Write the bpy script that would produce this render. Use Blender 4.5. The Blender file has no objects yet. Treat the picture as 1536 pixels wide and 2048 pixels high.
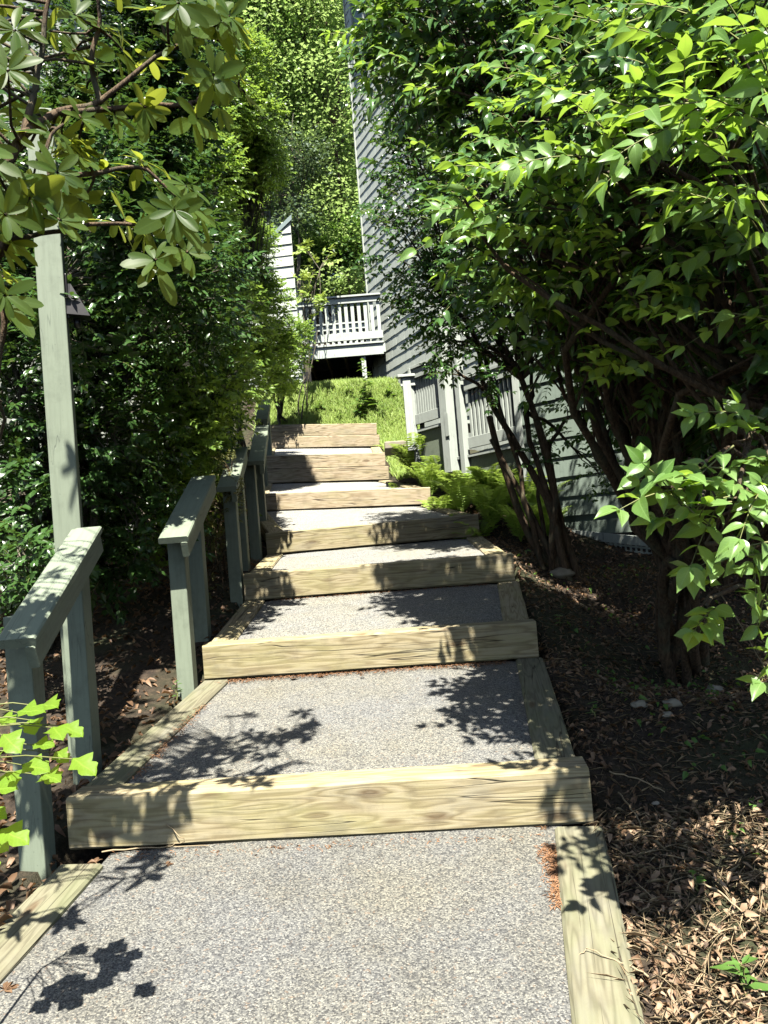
import bpy, bmesh, math, random
import numpy as np
from mathutils import Vector, Matrix, noise as mnoise

random.seed(7)
rng = np.random.default_rng(7)
scene = bpy.context.scene
COL = scene.collection

# ------------------------------------------------------------------ camera
F_PX, PITCH, ROLL = 1538.0, math.radians(1.6), 0.08
CAM = Vector((0, 0, 1.6))
_f = Vector((0, math.cos(PITCH), math.sin(PITCH)))
_r0 = Vector((1, 0, 0))
_u0 = Vector((0, -math.sin(PITCH), math.cos(PITCH)))
_r = math.cos(ROLL) * _r0 - math.sin(ROLL) * _u0
_u = math.sin(ROLL) * _r0 + math.cos(ROLL) * _u0
cd = bpy.data.cameras.new('camera')
cam = bpy.data.objects.new('camera', cd)
COL.objects.link(cam)
cd.sensor_fit = 'VERTICAL'
cd.sensor_height = 36
cd.lens = 36 * F_PX / 2048
cd.clip_start = 0.05
cd.clip_end = 3000
M = Matrix((_r, _u, -_f)).transposed().to_4x4()
M.translation = CAM
cam.matrix_world = M
scene.camera = cam


def P(px, py, z):
    """world point seen at photograph pixel px, py at distance z along the view axis"""
    return CAM + _f * z + _r * ((px - 768) / F_PX * z) - _u * ((py - 1024) / F_PX * z)


# ------------------------------------------------------------------ light
SUN_EL, SUN_AZ = math.radians(63), math.radians(4)      # azimuth: from straight behind the camera towards the right
sdir = Vector((math.sin(SUN_AZ) * math.cos(SUN_EL), -math.cos(SUN_AZ) * math.cos(SUN_EL), math.sin(SUN_EL)))
world = bpy.data.worlds.new('World')
scene.world = world
world.use_nodes = True
wn = world.node_tree
bg = wn.nodes['Background']
sky = wn.nodes.new('ShaderNodeTexSky')
sky.sky_type = 'NISHITA'
sky.sun_disc = False
sky.sun_elevation = SUN_EL
sky.sun_rotation = math.atan2(sdir.x, sdir.y)
wn.links.new(sky.outputs[0], bg.inputs[0])
bg.inputs[1].default_value = 0.05
sl = bpy.data.lights.new('sun', 'SUN')
sl.energy = 5.0
sl.angle = math.radians(0.53)
sl.color = (1.0, 0.95, 0.86)
so = bpy.data.objects.new('sun', sl)
so.rotation_euler = (-sdir).to_track_quat('-Z', 'Y').to_euler()
COL.objects.link(so)
vs = scene.view_settings
vs.view_transform = 'Standard'
vs.look = 'None'
vs.gamma = 1
vs.exposure = 1.35
scene.cycles.max_bounces = 6
scene.cycles.diffuse_bounces = 0
scene.cycles.transmission_bounces = 4
scene.cycles.transparent_max_bounces = 4
scene.cycles.sample_clamp_indirect = 6


# ------------------------------------------------------------------ helpers
def tag(o, label=None, cat=None, group=None, kind=None):
    if label: o['label'] = label
    if cat: o['category'] = cat
    if group: o['group'] = group
    if kind: o['kind'] = kind
    return o


def empty(name, loc, label, cat, group=None, rz=0):
    o = bpy.data.objects.new(name, None)
    COL.objects.link(o)
    o.location = loc
    o.rotation_euler = (0, 0, rz)
    o.empty_display_size = 0.2
    return tag(o, label, cat, group)


def link(name, me, mat, parent=None):
    o = bpy.data.objects.new(name, me)
    COL.objects.link(o)
    if mat is not None:
        me.materials.append(mat)
    if parent is not None:
        # child meshes are written in world coordinates, so bring them under the parent's origin
        o.parent = parent
        o.matrix_parent_inverse = Matrix.Translation(-parent.location)
    return o


def mesh_np(name, V, faces_flat, totals, uv=None):
    me = bpy.data.meshes.new(name)
    V = np.asarray(V, dtype=np.float32)
    faces_flat = np.asarray(faces_flat, dtype=np.int32)
    totals = np.asarray(totals, dtype=np.int32)
    me.vertices.add(len(V))
    me.vertices.foreach_set('co', V.ravel())
    me.loops.add(len(faces_flat))
    me.loops.foreach_set('vertex_index', faces_flat)
    me.polygons.add(len(totals))
    starts = np.concatenate([[0], np.cumsum(totals)[:-1]]).astype(np.int32)
    me.polygons.foreach_set('loop_start', starts)
    me.polygons.foreach_set('loop_total', totals)
    if uv is not None:
        l = me.uv_layers.new(name='leafuv')
        l.data.foreach_set('uv', np.asarray(uv, dtype=np.float32)[faces_flat].ravel())
    me.update(calc_edges=True)
    return me


class Geo:
    """collects quads/tris and boxes in world coordinates; build() links them as one mesh object"""
    def __init__(s):
        s.v = []; s.f = []

    def poly(s, pts):
        n = len(s.v)
        s.v += [tuple(p) for p in pts]
        s.f.append(tuple(range(n, n + len(pts))))

    def box(s, o, ax, ay, az):
        o = Vector(o); ax = Vector(ax); ay = Vector(ay); az = Vector(az)
        n = len(s.v)
        for k in range(8):
            s.v.append(tuple(o + ax * (k & 1) + ay * ((k >> 1) & 1) + az * ((k >> 2) & 1)))
        fs = [(0, 2, 3, 1), (4, 5, 7, 6), (0, 1, 5, 4), (2, 6, 7, 3), (0, 4, 6, 2), (1, 3, 7, 5)]
        flip = ax.cross(ay).dot(az) < 0
        for q in fs:
            s.f.append(tuple(n + i for i in (q[::-1] if flip else q)))

    def tube(s, pts, rad, sides=5):
        pts = [Vector(p) for p in pts]
        n0 = len(s.v)
        for i, p in enumerate(pts):
            d = (pts[min(i + 1, len(pts) - 1)] - pts[max(i - 1, 0)])
            d = d.normalized() if d.length > 1e-6 else Vector((0, 0, 1))
            a = d.cross(Vector((0.31, 0.2, 0.93)))
            a = a.normalized() if a.length > 1e-3 else Vector((1, 0, 0))
            b = d.cross(a)
            for k in range(sides):
                t = 2 * math.pi * k / sides
                s.v.append(tuple(p + (a * math.cos(t) + b * math.sin(t)) * rad[i]))
        for i in range(len(pts) - 1):
            for k in range(sides):
                k2 = (k + 1) % sides
                s.f.append((n0 + i * sides + k, n0 + i * sides + k2, n0 + (i + 1) * sides + k2, n0 + (i + 1) * sides + k))
        s.f.append(tuple(n0 + k for k in range(sides))[::-1])
        s.f.append(tuple(n0 + (len(pts) - 1) * sides + k for k in range(sides)))

    def build(s, name, mat, parent=None, smooth=False, bevel=0):
        me = bpy.data.meshes.new(name)
        me.from_pydata(s.v, [], s.f)
        me.update()
        if smooth:
            me.polygons.foreach_set('use_smooth', [True] * len(me.polygons))
        o = link(name, me, mat, parent)
        if bevel:
            b = o.modifiers.new('bevel', 'BEVEL'); b.width = bevel; b.segments = 2; b.limit_method = 'ANGLE'
        return o


def sub(g, name, mat, part, bevel=0):
    # a part's own world matrix is the identity, so its sub-parts need no correction
    o = g.build(name, mat, None, bevel=bevel)
    o.parent = part
    return o


# ------------------------------------------------------------------ materials
def new_mat(name):
    m = bpy.data.materials.new(name)
    m.use_nodes = True
    nt = m.node_tree
    return m, nt, nt.nodes['Principled BSDF']


class N:
    def __init__(s, nt): s.nt = nt
    def n(s, t, **kw):
        nd = s.nt.nodes.new(t)
        for k, v in kw.items():
            if k.startswith('i_'):
                key = k[2:]
                key = int(key) if key.isdigit() else key.replace('_', ' ')
                nd.inputs[key].default_value = v
            else: setattr(nd, k, v)
        return nd
    def l(s, a, b): s.nt.links.new(a, b)
    def math(s, op, a, b=None, c=None):
        nd = s.nt.nodes.new('ShaderNodeMath'); nd.operation = op
        for i, v in enumerate((a, b, c)):
            if v is None: continue
            if isinstance(v, (int, float)): nd.inputs[i].default_value = v
            else: s.nt.links.new(v, nd.inputs[i])
        return nd.outputs[0]
    def ramp(s, fac, stops, interp='LINEAR'):
        nd = s.nt.nodes.new('ShaderNodeValToRGB'); nd.color_ramp.interpolation = interp
        el = nd.color_ramp.elements
        while len(el) > 1: el.remove(el[-1])
        el[0].position = stops[0][0]; el[0].color = (*stops[0][1], 1)
        for p, c in stops[1:]:
            e = el.new(p); e.color = (*c, 1)
        s.nt.links.new(fac, nd.inputs[0])
        return nd.outputs[0]
    def mix(s, fac, a, b, blend='MIX'):
        nd = s.nt.nodes.new('ShaderNodeMix'); nd.data_type = 'RGBA'; nd.blend_type = blend
        for idx, v in ((0, fac), (6, a), (7, b)):
            if isinstance(v, (int, float)): nd.inputs[idx].default_value = v
            elif isinstance(v, tuple): nd.inputs[idx].default_value = (*v, 1)
            else: s.nt.links.new(v, nd.inputs[idx])
        return nd.outputs[2]
    def noise(s, vec, scale, detail=3, rough=.55, dist=0):
        nd = s.nt.nodes.new('ShaderNodeTexNoise')
        nd.inputs['Scale'].default_value = scale; nd.inputs['Detail'].default_value = detail
        nd.inputs['Roughness'].default_value = rough; nd.inputs['Distortion'].default_value = dist
        s.nt.links.new(vec, nd.inputs['Vector'])
        return nd.outputs[0]
    def mapping(s, vec, scale=(1, 1, 1), loc=(0, 0, 0)):
        nd = s.nt.nodes.new('ShaderNodeMapping')
        nd.inputs['Scale'].default_value = scale; nd.inputs['Location'].default_value = loc
        s.nt.links.new(vec, nd.inputs[0])
        return nd.outputs[0]
    def bump(s, h, strength, dist, bsdf):
        nd = s.nt.nodes.new('ShaderNodeBump'); nd.inputs['Strength'].default_value = strength
        nd.inputs['Distance'].default_value = dist
        s.nt.links.new(h, nd.inputs['Height']); s.nt.links.new(nd.outputs[0], bsdf.inputs['Normal'])


def obj_coord(k):
    tc = k.n('ShaderNodeTexCoord'); oi = k.n('ShaderNodeObjectInfo')
    vm = k.n('ShaderNodeVectorMath', operation='MULTIPLY_ADD')
    cx = k.n('ShaderNodeCombineXYZ')
    for i in range(3): k.l(oi.outputs['Random'], cx.inputs[i])
    k.l(cx.outputs[0], vm.inputs[0]); vm.inputs[1].default_value = (37, 23, 19); k.l(tc.outputs['Object'], vm.inputs[2])
    return vm.outputs[0], oi


def mat_timber(name, cols, tint, tintfac):
    """weathered landscape timber; the grain runs along the object's own x"""
    m, nt, b = new_mat(name); k = N(nt)
    vec, oi = obj_coord(k)
    warp = k.noise(k.mapping(vec, (1.2, 6, 6)), 1.6, 2)
    # knots: a few cells along the beam bend the grain round them
    vo = k.n('ShaderNodeTexVoronoi', feature='F1', i_Scale=1.0, i_Randomness=0.9)
    k.l(k.mapping(vec, (2.1, 6.5, 6.5)), vo.inputs['Vector'])
    kd = vo.outputs['Distance']
    pull = k.math('DIVIDE', 0.13, k.math('ADD', kd, 0.14))
    g = k.noise(k.mapping(vec, (0.7, 9, 9)), 1.5, 2)
    field = k.math('ADD', k.math('MULTIPLY', g, 6.0), k.math('ADD', k.math('MULTIPLY', warp, 1.5), k.math('MULTIPLY', pull, 3.0)))
    ring = k.math('SINE', k.math('MULTIPLY', field, 7.5))
    ring = k.math('MULTIPLY_ADD', ring, 0.5, 0.5)
    fine = k.noise(k.mapping(vec, (4, 120, 120)), 1.0, 4, .7)
    base = k.ramp(ring, [(0, cols[0]), (.3, cols[1]), (1, cols[2])])
    base = k.mix(k.math('MULTIPLY', fine, .55), base, k.mix(1.0, base, (.62, .58, .5), 'MULTIPLY'))
    tn = k.ramp(k.noise(k.mapping(vec, (2, 6, 6)), 1.3, 3), [(.42, (0, 0, 0)), (.68, (1, 1, 1))])
    base = k.mix(k.math('MULTIPLY', tn, tintfac), base, tint)
    knot = k.ramp(kd, [(.08, (1, 1, 1)), (.19, (0, 0, 0))])
    base = k.mix(k.math('MULTIPLY', knot, .7), base, (.13, .08, .04))
    # drying cracks along the grain
    cn = k.noise(k.mapping(vec, (.35, 11, 11)), 1.1, 2, .5)
    crack = k.ramp(k.math('ABSOLUTE', k.math('SUBTRACT', cn, .5)), [(.002, (1, 1, 1)), (.008, (0, 0, 0))])
    cm = k.ramp(k.noise(k.mapping(vec, (1.5, 4, 4), (3, 1, 7)), 1, 2), [(.40, (0, 0, 0)), (.48, (1, 1, 1))])
    crack = k.math('MULTIPLY', crack, cm)
    base = k.mix(k.math('MULTIPLY', crack, .9), base, (.035, .025, .015))
    dirt = k.ramp(k.noise(vec, 9, 5, .65), [(.5, (0, 0, 0)), (.8, (1, 1, 1))])
    base = k.mix(k.math('MULTIPLY', dirt, .45), base, (.14, .12, .08))
    gy = k.ramp(k.noise(k.mapping(vec, (1, 3, 3), (5, 2, 1)), 2.2, 5, .65), [(.52, (0, 0, 0)), (.75, (1, 1, 1))])
    base = k.mix(k.math('MULTIPLY', gy, .4), base, (.25, .25, .22))
    k.l(base, b.inputs['Base Color'])
    b.inputs['Roughness'].default_value = .85
    h = k.math('SUBTRACT', k.math('ADD', k.math('MULTIPLY', ring, .25), k.math('MULTIPLY', fine, .6)), k.math('MULTIPLY', crack, 2.0))
    k.bump(h, .5, .004, b)
    return m


def mat_paint(name, col, wear=.25, grain=(3, 40, 40), dark=(.10, .12, .10), vert=False):
    m, nt, b = new_mat(name); k = N(nt)
    if vert:
        geo = k.n('ShaderNodeNewGeometry'); vec = geo.outputs['Position']; grain = (40, 40, 3)
    else:
        vec, oi = obj_coord(k)
    n1 = k.noise(k.mapping(vec, grain), 1.0, 4, .65)
    n2 = k.noise(vec, 2.3, 4, .6)
    base = k.mix(n2, tuple(c * .86 for c in col), tuple(min(1, c * 1.12) for c in col))
    base = k.mix(k.math('MULTIPLY', k.ramp(n1, [(.45, (0, 0, 0)), (.75, (1, 1, 1))]), wear), base, tuple(c * .62 for c in col))
    cr = k.ramp(k.math('ABSOLUTE', k.math('SUBTRACT', k.noise(k.mapping(vec, tuple(g * .35 for g in grain)), 1.0, 2), .5)), [(.0015, (1, 1, 1)), (.007, (0, 0, 0))])
    msk = k.ramp(k.noise(vec, 1.7, 2), [(.5, (0, 0, 0)), (.6, (1, 1, 1))])
    cr = k.math('MULTIPLY', cr, msk)
    base = k.mix(k.math('MULTIPLY', cr, .8), base, dark)
    gr_ = k.ramp(k.noise(vec, 5.5, 5, .7), [(.5, (0, 0, 0)), (.75, (1, 1, 1))])
    base = k.mix(k.math('MULTIPLY', gr_, wear), base, tuple(c * .45 for c in col))
    spk = k.ramp(k.noise(vec, 60, 2), [(.70, (0, 0, 0)), (.76, (1, 1, 1))])
    base = k.mix(k.math('MULTIPLY', spk, .35), base, dark)
    k.l(base, b.inputs['Base Color'])
    b.inputs['Roughness'].default_value = .62
    k.bump(k.math('SUBTRACT', n1, cr), .35, .003, b)
    return m


def mat_leaf(name, c1, c2, trans, tfac=.35, rough=.38, under=None, vein=False, spec=.5):
    m, nt, b = new_mat(name); k = N(nt)
    geo = k.n('ShaderNodeNewGeometry')
    rnd = geo.outputs['Random Per Island']
    col = k.mix(rnd, c1, c2)
    tcol = k.mix(rnd, trans, tuple(t * .72 for t in trans))
    big = k.noise(geo.outputs['Position'], 1.4, 2)
    col = k.mix(k.math('MULTIPLY', k.ramp(big, [(.35, (0, 0, 0)), (.7, (1, 1, 1))]), .45), col, tuple(c * 1.45 for c in c2))
    if under: col = k.mix(geo.outputs['Backfacing'], col, under)
    if vein:
        uv = k.n('ShaderNodeUVMap'); uv.uv_map = 'leafuv'
        sp = k.n('ShaderNodeSeparateXYZ'); k.l(uv.outputs[0], sp.inputs[0])
        av = k.math('ABSOLUTE', sp.outputs[1])
        mid = k.ramp(av, [(.02, (1, 1, 1)), (.07, (0, 0, 0))])
        ph = k.math('FRACT', k.math('SUBTRACT', k.math('MULTIPLY', sp.outputs[0], 8.0), k.math('MULTIPLY', av, 2.2)))
        side = k.ramp(ph, [(.0, (.5, .5, .5)), (.12, (0, 0, 0)), (.88, (0, 0, 0)), (1, (.5, .5, .5))])
        v = k.math('MAXIMUM', mid, side)
        col = k.mix(k.math('MULTIPLY', v, .45), col, tuple(min(1, c * 2.1 + .02) for c in c2))
        tcol = k.mix(k.math('MULTIPLY', v, .4), tcol, tuple(t * .5 for t in trans))
        k.bump(v, -.35, .002, b)
    k.l(col, b.inputs['Base Color'])
    b.inputs['Roughness'].default_value = rough
    b.inputs['Specular IOR Level'].default_value = spec
    tr = k.n('ShaderNodeBsdfTranslucent'); k.l(tcol, tr.inputs[0])
    mx = k.n('ShaderNodeMixShader'); mx.inputs[0].default_value = tfac
    k.l(b.outputs[0], mx.inputs[1]); k.l(tr.outputs[0], mx.inputs[2])
    k.l(mx.outputs[0], nt.nodes['Material Output'].inputs[0])
    return m


def mat_bark(name, c1, c2, scale=18):
    m, nt, b = new_mat(name); k = N(nt)
    geo = k.n('ShaderNodeNewGeometry')
    n1 = k.noise(k.mapping(geo.outputs['Position'], (3, 3, .5)), scale, 4, .7)
    n2 = k.noise(geo.outputs['Position'], 5, 3)
    col = k.mix(k.ramp(n1, [(.35, (0, 0, 0)), (.65, (1, 1, 1))]), c1, c2)
    col = k.mix(k.math('MULTIPLY', k.ramp(n2, [(.5, (0, 0, 0)), (.65, (1, 1, 1))]), .4), col, (.16, .19, .12))
    k.l(col, b.inputs['Base Color'])
    b.inputs['Roughness'].default_value = .9
    k.bump(n1, 1.0, .02, b)
    return m


def mat_simple(name, col, rough=.6, var=.2, scale=8):
    m, nt, b = new_mat(name); k = N(nt)
    geo = k.n('ShaderNodeNewGeometry')
    n = k.noise(geo.outputs['Position'], scale, 4)
    k.l(k.mix(n, tuple(c * (1 - var) for c in col), tuple(min(1, c * (1 + var)) for c in col)), b.inputs['Base Color'])
    b.inputs['Roughness'].default_value = rough
    k.bump(n, .2, .004, b)
    return m


TIMBER = mat_timber('green_tinted_timber', [(.34, .28, .16), (.46, .39, .23), (.54, .47, .30)], (.38, .36, .15), .45)
TIMBER_PALE = mat_timber('pale_timber', [(.42, .33, .21), (.55, .45, .30), (.64, .54, .38)], (.44, .40, .21), .4)
TIMBER_GREY = mat_timber('grey_timber', [(.18, .17, .11), (.24, .225, .15), (.28, .27, .18)], (.18, .205, .10), .5)
PAINT = mat_paint('sage_paint', (.27, .32, .235), .5)
PAINT_W = mat_paint('pale_sage_paint', (.60, .66, .59), .3, vert=True)
SIDING = mat_paint('sage_siding_stain', (.58, .63, .55), .25, vert=True)
SIDING_B = mat_paint('shade_toned_siding', (.27, .34, .28), .4, vert=True)  # darker copy of the siding; the shade on wall B is painted in
PAINT_D = mat_paint('dark_sage_paint', (.24, .31, .30), .2, vert=True)

# aggregate tread surface
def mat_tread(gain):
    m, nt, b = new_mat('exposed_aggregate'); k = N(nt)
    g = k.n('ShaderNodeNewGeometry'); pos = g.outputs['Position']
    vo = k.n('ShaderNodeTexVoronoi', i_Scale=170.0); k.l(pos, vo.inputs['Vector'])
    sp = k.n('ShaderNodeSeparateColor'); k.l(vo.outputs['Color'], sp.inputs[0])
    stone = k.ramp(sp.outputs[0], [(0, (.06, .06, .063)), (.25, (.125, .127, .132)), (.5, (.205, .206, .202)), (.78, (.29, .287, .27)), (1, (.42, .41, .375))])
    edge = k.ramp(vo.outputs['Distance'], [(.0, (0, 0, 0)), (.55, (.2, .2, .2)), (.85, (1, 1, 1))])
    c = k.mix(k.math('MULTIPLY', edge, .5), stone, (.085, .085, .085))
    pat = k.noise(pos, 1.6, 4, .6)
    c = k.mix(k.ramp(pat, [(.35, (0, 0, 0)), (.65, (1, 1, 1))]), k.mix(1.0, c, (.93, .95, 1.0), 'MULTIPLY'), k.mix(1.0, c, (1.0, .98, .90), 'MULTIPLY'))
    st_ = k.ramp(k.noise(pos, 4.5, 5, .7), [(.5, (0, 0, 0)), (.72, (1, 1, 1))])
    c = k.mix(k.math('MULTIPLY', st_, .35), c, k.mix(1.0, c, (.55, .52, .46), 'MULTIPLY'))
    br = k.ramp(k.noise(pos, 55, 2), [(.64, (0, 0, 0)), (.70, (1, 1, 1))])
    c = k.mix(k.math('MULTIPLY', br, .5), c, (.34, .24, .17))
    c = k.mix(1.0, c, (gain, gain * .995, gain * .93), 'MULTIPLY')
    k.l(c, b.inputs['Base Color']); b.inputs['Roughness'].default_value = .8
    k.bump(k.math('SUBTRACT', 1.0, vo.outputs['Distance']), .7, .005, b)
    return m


TREADS = [mat_tread(g_) for g_ in (.9, 1.1, 1.35, 1.6, 1.8, 2.0, 2.0)]     # brighter up the path: light and gloss painted into the colour

# soil
SOIL, nt, b = new_mat('mulch_soil'); k = N(nt)
g = k.n('ShaderNodeNewGeometry'); pos = g.outputs['Position']
n1 = k.noise(pos, 22, 6, .7); n2 = k.noise(pos, 1.2, 3); n3 = k.noise(pos, 90, 3)
c = k.ramp(n1, [(.3, (.015, .011, .008)), (.5, (.05, .035, .023)), (.72, (.12, .085, .055))])
c = k.mix(k.ramp(n2, [(.45, (0, 0, 0)), (.65, (1, 1, 1))]), c, k.mix(.5, c, (.06, .085, .03)))
k.l(c, b.inputs['Base Color']); b.inputs['Roughness'].default_value = .95
k.bump(k.math('ADD', n1, k.math('MULTIPLY', n3, .4)), 1.0, .03, b)

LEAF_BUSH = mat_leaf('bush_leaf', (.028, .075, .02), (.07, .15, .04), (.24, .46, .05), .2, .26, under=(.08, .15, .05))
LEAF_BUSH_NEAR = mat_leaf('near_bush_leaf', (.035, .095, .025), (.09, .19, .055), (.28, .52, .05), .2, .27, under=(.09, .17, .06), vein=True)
LEAF_SPRAY = mat_leaf('sunlit_spray_leaf', (.10, .22, .05), (.20, .34, .10), (.50, .78, .08), .42, .32, under=(.2, .32, .1), vein=True)  # paler copy of the bush leaf; bright sun is painted into its colour
LEAF_HEDGE_DEEP = mat_leaf('shaded_hedge_leaf', (.022, .06, .015), (.06, .13, .032), (.2, .38, .05), .18, .27, under=(.05, .10, .03))  # darker hedge leaf; shade inside the hedge is painted into the colour
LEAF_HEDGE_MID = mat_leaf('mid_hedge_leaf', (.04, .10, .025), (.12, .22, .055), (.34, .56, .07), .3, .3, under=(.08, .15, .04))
LEAF_HEDGE = mat_leaf('sunlit_hedge_leaf', (.09, .19, .035), (.20, .32, .07), (.50, .74, .10), .4, .3, under=(.09, .17, .05))  # lighter hedge leaf; sun on the hedge is painted into the colour
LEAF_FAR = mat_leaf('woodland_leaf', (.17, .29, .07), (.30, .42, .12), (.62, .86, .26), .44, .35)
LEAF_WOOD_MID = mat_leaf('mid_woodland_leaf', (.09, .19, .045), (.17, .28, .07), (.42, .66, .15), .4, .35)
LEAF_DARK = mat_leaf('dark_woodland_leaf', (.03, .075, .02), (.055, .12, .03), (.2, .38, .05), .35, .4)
LEAF_CONIFER = mat_leaf('conifer_leaf', (.05, .10, .05), (.10, .16, .08), (.2, .3, .1), .25, .5)
LEAF_RHODO = mat_leaf('rhododendron_leaf', (.025, .07, .018), (.07, .12, .025), (.55, .64, .07), .42, .42, under=(.20, .24, .055), vein=True, spec=.25)
LEAF_SAP = mat_leaf('sapling_leaf', (.16, .30, .03), (.22, .38, .04), (.55, .78, .05), .5, .45, vein=True)
FERN = mat_leaf('fern_frond', (.30, .50, .07), (.46, .64, .14), (.62, .85, .14), .4, .5)
GRASS = mat_leaf('grass_blade', (.22, .40, .06), (.44, .56, .15), (.5, .65, .1), .35, .5)
WEED = mat_leaf('weed_leaf', (.06, .15, .03), (.12, .24, .05), (.3, .5, .06), .35, .45)
DRY = mat_leaf('dry_leaf', (.09, .045, .022), (.30, .19, .11), (.3, .16, .06), .2, .55)
DRY_P = mat_leaf('pale_dry_leaf', (.20, .12, .065), (.42, .30, .19), (.4, .25, .12), .15, .6)
STRAW = mat_leaf('straw', (.28, .21, .12), (.48, .38, .23), (.4, .3, .2), .1, .6)
NEEDLE = mat_leaf('orange_needles', (.30, .14, .06), (.42, .23, .12), (.4, .2, .1), .1, .6)
BARK = mat_bark('shrub_bark', (.05, .034, .02), (.21, .14, .08))
BARK_G = mat_bark('grey_bark', (.10, .09, .06), (.30, .26, .19))
TWIG = mat_simple('young_twig', (.22, .24, .08), .6)
STONE = mat_simple('fieldstone', (.36, .32, .24), .85, .35, 14)
BLACKM = mat_simple('black_metal', (.012, .011, .012), .4, .3)
ROOF = mat_simple('salmon_shingle_roof', (.42, .26, .19), .9, .4, 12)
DARKV = mat_simple('painted_shade', (.02, .02, .02), .9)  # near-black colour painting the shade under the deck and behind the lattice
GLASS, nt, b = new_mat('window_glass')
b.inputs['Base Color'].default_value = (.16, .22, .17, 1); b.inputs['Roughness'].default_value = .15  # greenish reflection painted into the pane colour

# ------------------------------------------------------------------ path data (front top edge of each riser timber)
S = [((131, 1597, 3.62), (1178, 1537, 3.42), .245, 1), ((404, 1291, 5.5), (1072, 1243, 5.35), .25, 1),
     ((486, 1148, 6.95), (1026, 1107, 6.85), .245, 1), ((531, 1066, 8.8), (956, 1028, 8.7), .25, 1),
     ((505, 988, 11.0), (860, 974, 11.0), .25, 1), ((520, 912, 13.3), (770, 905, 13.3), .48, 2),
     ((530, 850, 15.8), (753, 846, 15.8), .49, 2)]
STEP = []
for a, b_, h, n in S:
    A, B = P(*a), P(*b_)
    STEP.append((A, B, h, n))
N0L, N0R = P(0, 1900, 2.72), P(1160, 2048, 2.36)

def dz(y): return -.0543 * y          # the path climbs a little less than the wall lines first suggest


ZB = (STEP[0][0].z + STEP[0][1].z) / 2 - STEP[0][2] - .02
TP = [(-400, -12), (-30, -3), (-3, ZB - .11 * 6.6), (STEP[0][0].y, ZB)]
for i, (A, B, h, n) in enumerate(STEP):
    y = (A.y + B.y) / 2; zb = (A.z + B.z) / 2 - h
    if i: TP.append((y, zb - .02))
    TP.append((y + .45, zb + h * .62))
TP += [(y_, z_ + dz(y_)) for y_, z_ in ((17.0, 5.85), (17.4, 5.98), (19.7, 6.1), (21, 7.8), (25, 9.8), (32, 12.2), (60, 24))] + [(120, 38), (600, 60), (2000, 60)]
TPX = np.array([t[0] for t in TP]); TPZ = np.array([t[1] for t in TP])
EY, EL, ER = [-3], [N0L.x + .1 - (0) * .1], [N0R.x - .7]
EY.append(2.5); EL.append(N0L.x - .02); ER.append(N0R.x + .1)
for A, B, h, n in STEP:
    EY.append(A.y); EL.append(A.x); ER.append(B.x)
EY.append(STEP[-1][0].y + .3); EL.append(STEP[-1][0].x); ER.append(STEP[-1][1].x)


def ground(x, y, bumps=True):
    z = np.interp(y, TPX, TPZ)
    if bumps:
        z = z + .035 * np.sin(x * 3.1 + y * 1.7) * np.sin(y * 2.3 - x) + .02 * np.sin(x * 7.3) * np.cos(y * 6.1)
    z = z - .30 * np.clip((x - 1.15) / .9, 0, 1) * np.clip((y - 4.4) / .9, 0, 1) * np.clip((9.6 - y) / 1.2, 0, 1)      # dips under the right shrubs
    inside = (x > np.interp(y, EY, EL) - .02) & (x < np.interp(y, EY, ER) + .02) & (y < STEP[-1][0].y + .15) & (y > -3)
    return np.where(inside, z - .30, z)


def gz(x, y):
    return float(ground(np.array(float(x)), np.array(float(y))))


def on_ground(px, py, z):
    """where the ray through px, py meets the ground, looking for the crossing nearest to distance z"""
    best = None
    zz = np.arange(z * .6, z * 1.6, .03); prev = None
    for q in zz:
        p = P(px, py, float(q)); h = p.z - gz(p.x, p.y)
        if prev is not None and prev > 0 >= h:
            if best is None or abs(q - z) < abs(best - z): best = float(q)
        prev = h
    if best is None: best = z
    p = P(px, py, best); return (p.x, p.y, gz(p.x, p.y))


def axis(lo, hi, step, far, grow=1.25):
    a = list(np.arange(lo, hi, step))
    s = step; v = a[-1]
    while v < far: s *= grow; v += s; a.append(v)
    s = step; v = a[0]
    while v > -far: s *= grow; v -= s; a.insert(0, v)
    return np.array(a)


gx, gy = axis(-5, 5, .1, 900), axis(0, 22, .1, 900)
GX, GY = np.meshgrid(gx, gy)
GZ = ground(GX, GY)
nx, ny = len(gx), len(gy)
idx = np.arange(nx * ny).reshape(ny, nx)
q = np.stack([idx[:-1, :-1], idx[:-1, 1:], idx[1:, 1:], idx[1:, :-1]], -1).reshape(-1, 4)
me = mesh_np('ground', np.stack([GX.ravel(), GY.ravel(), GZ.ravel()], 1), q.ravel(), np.full(len(q), 4))
me.polygons.foreach_set('use_smooth', [True] * len(me.polygons))
tag(link('ground', me, SOIL), kind='structure')


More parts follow.
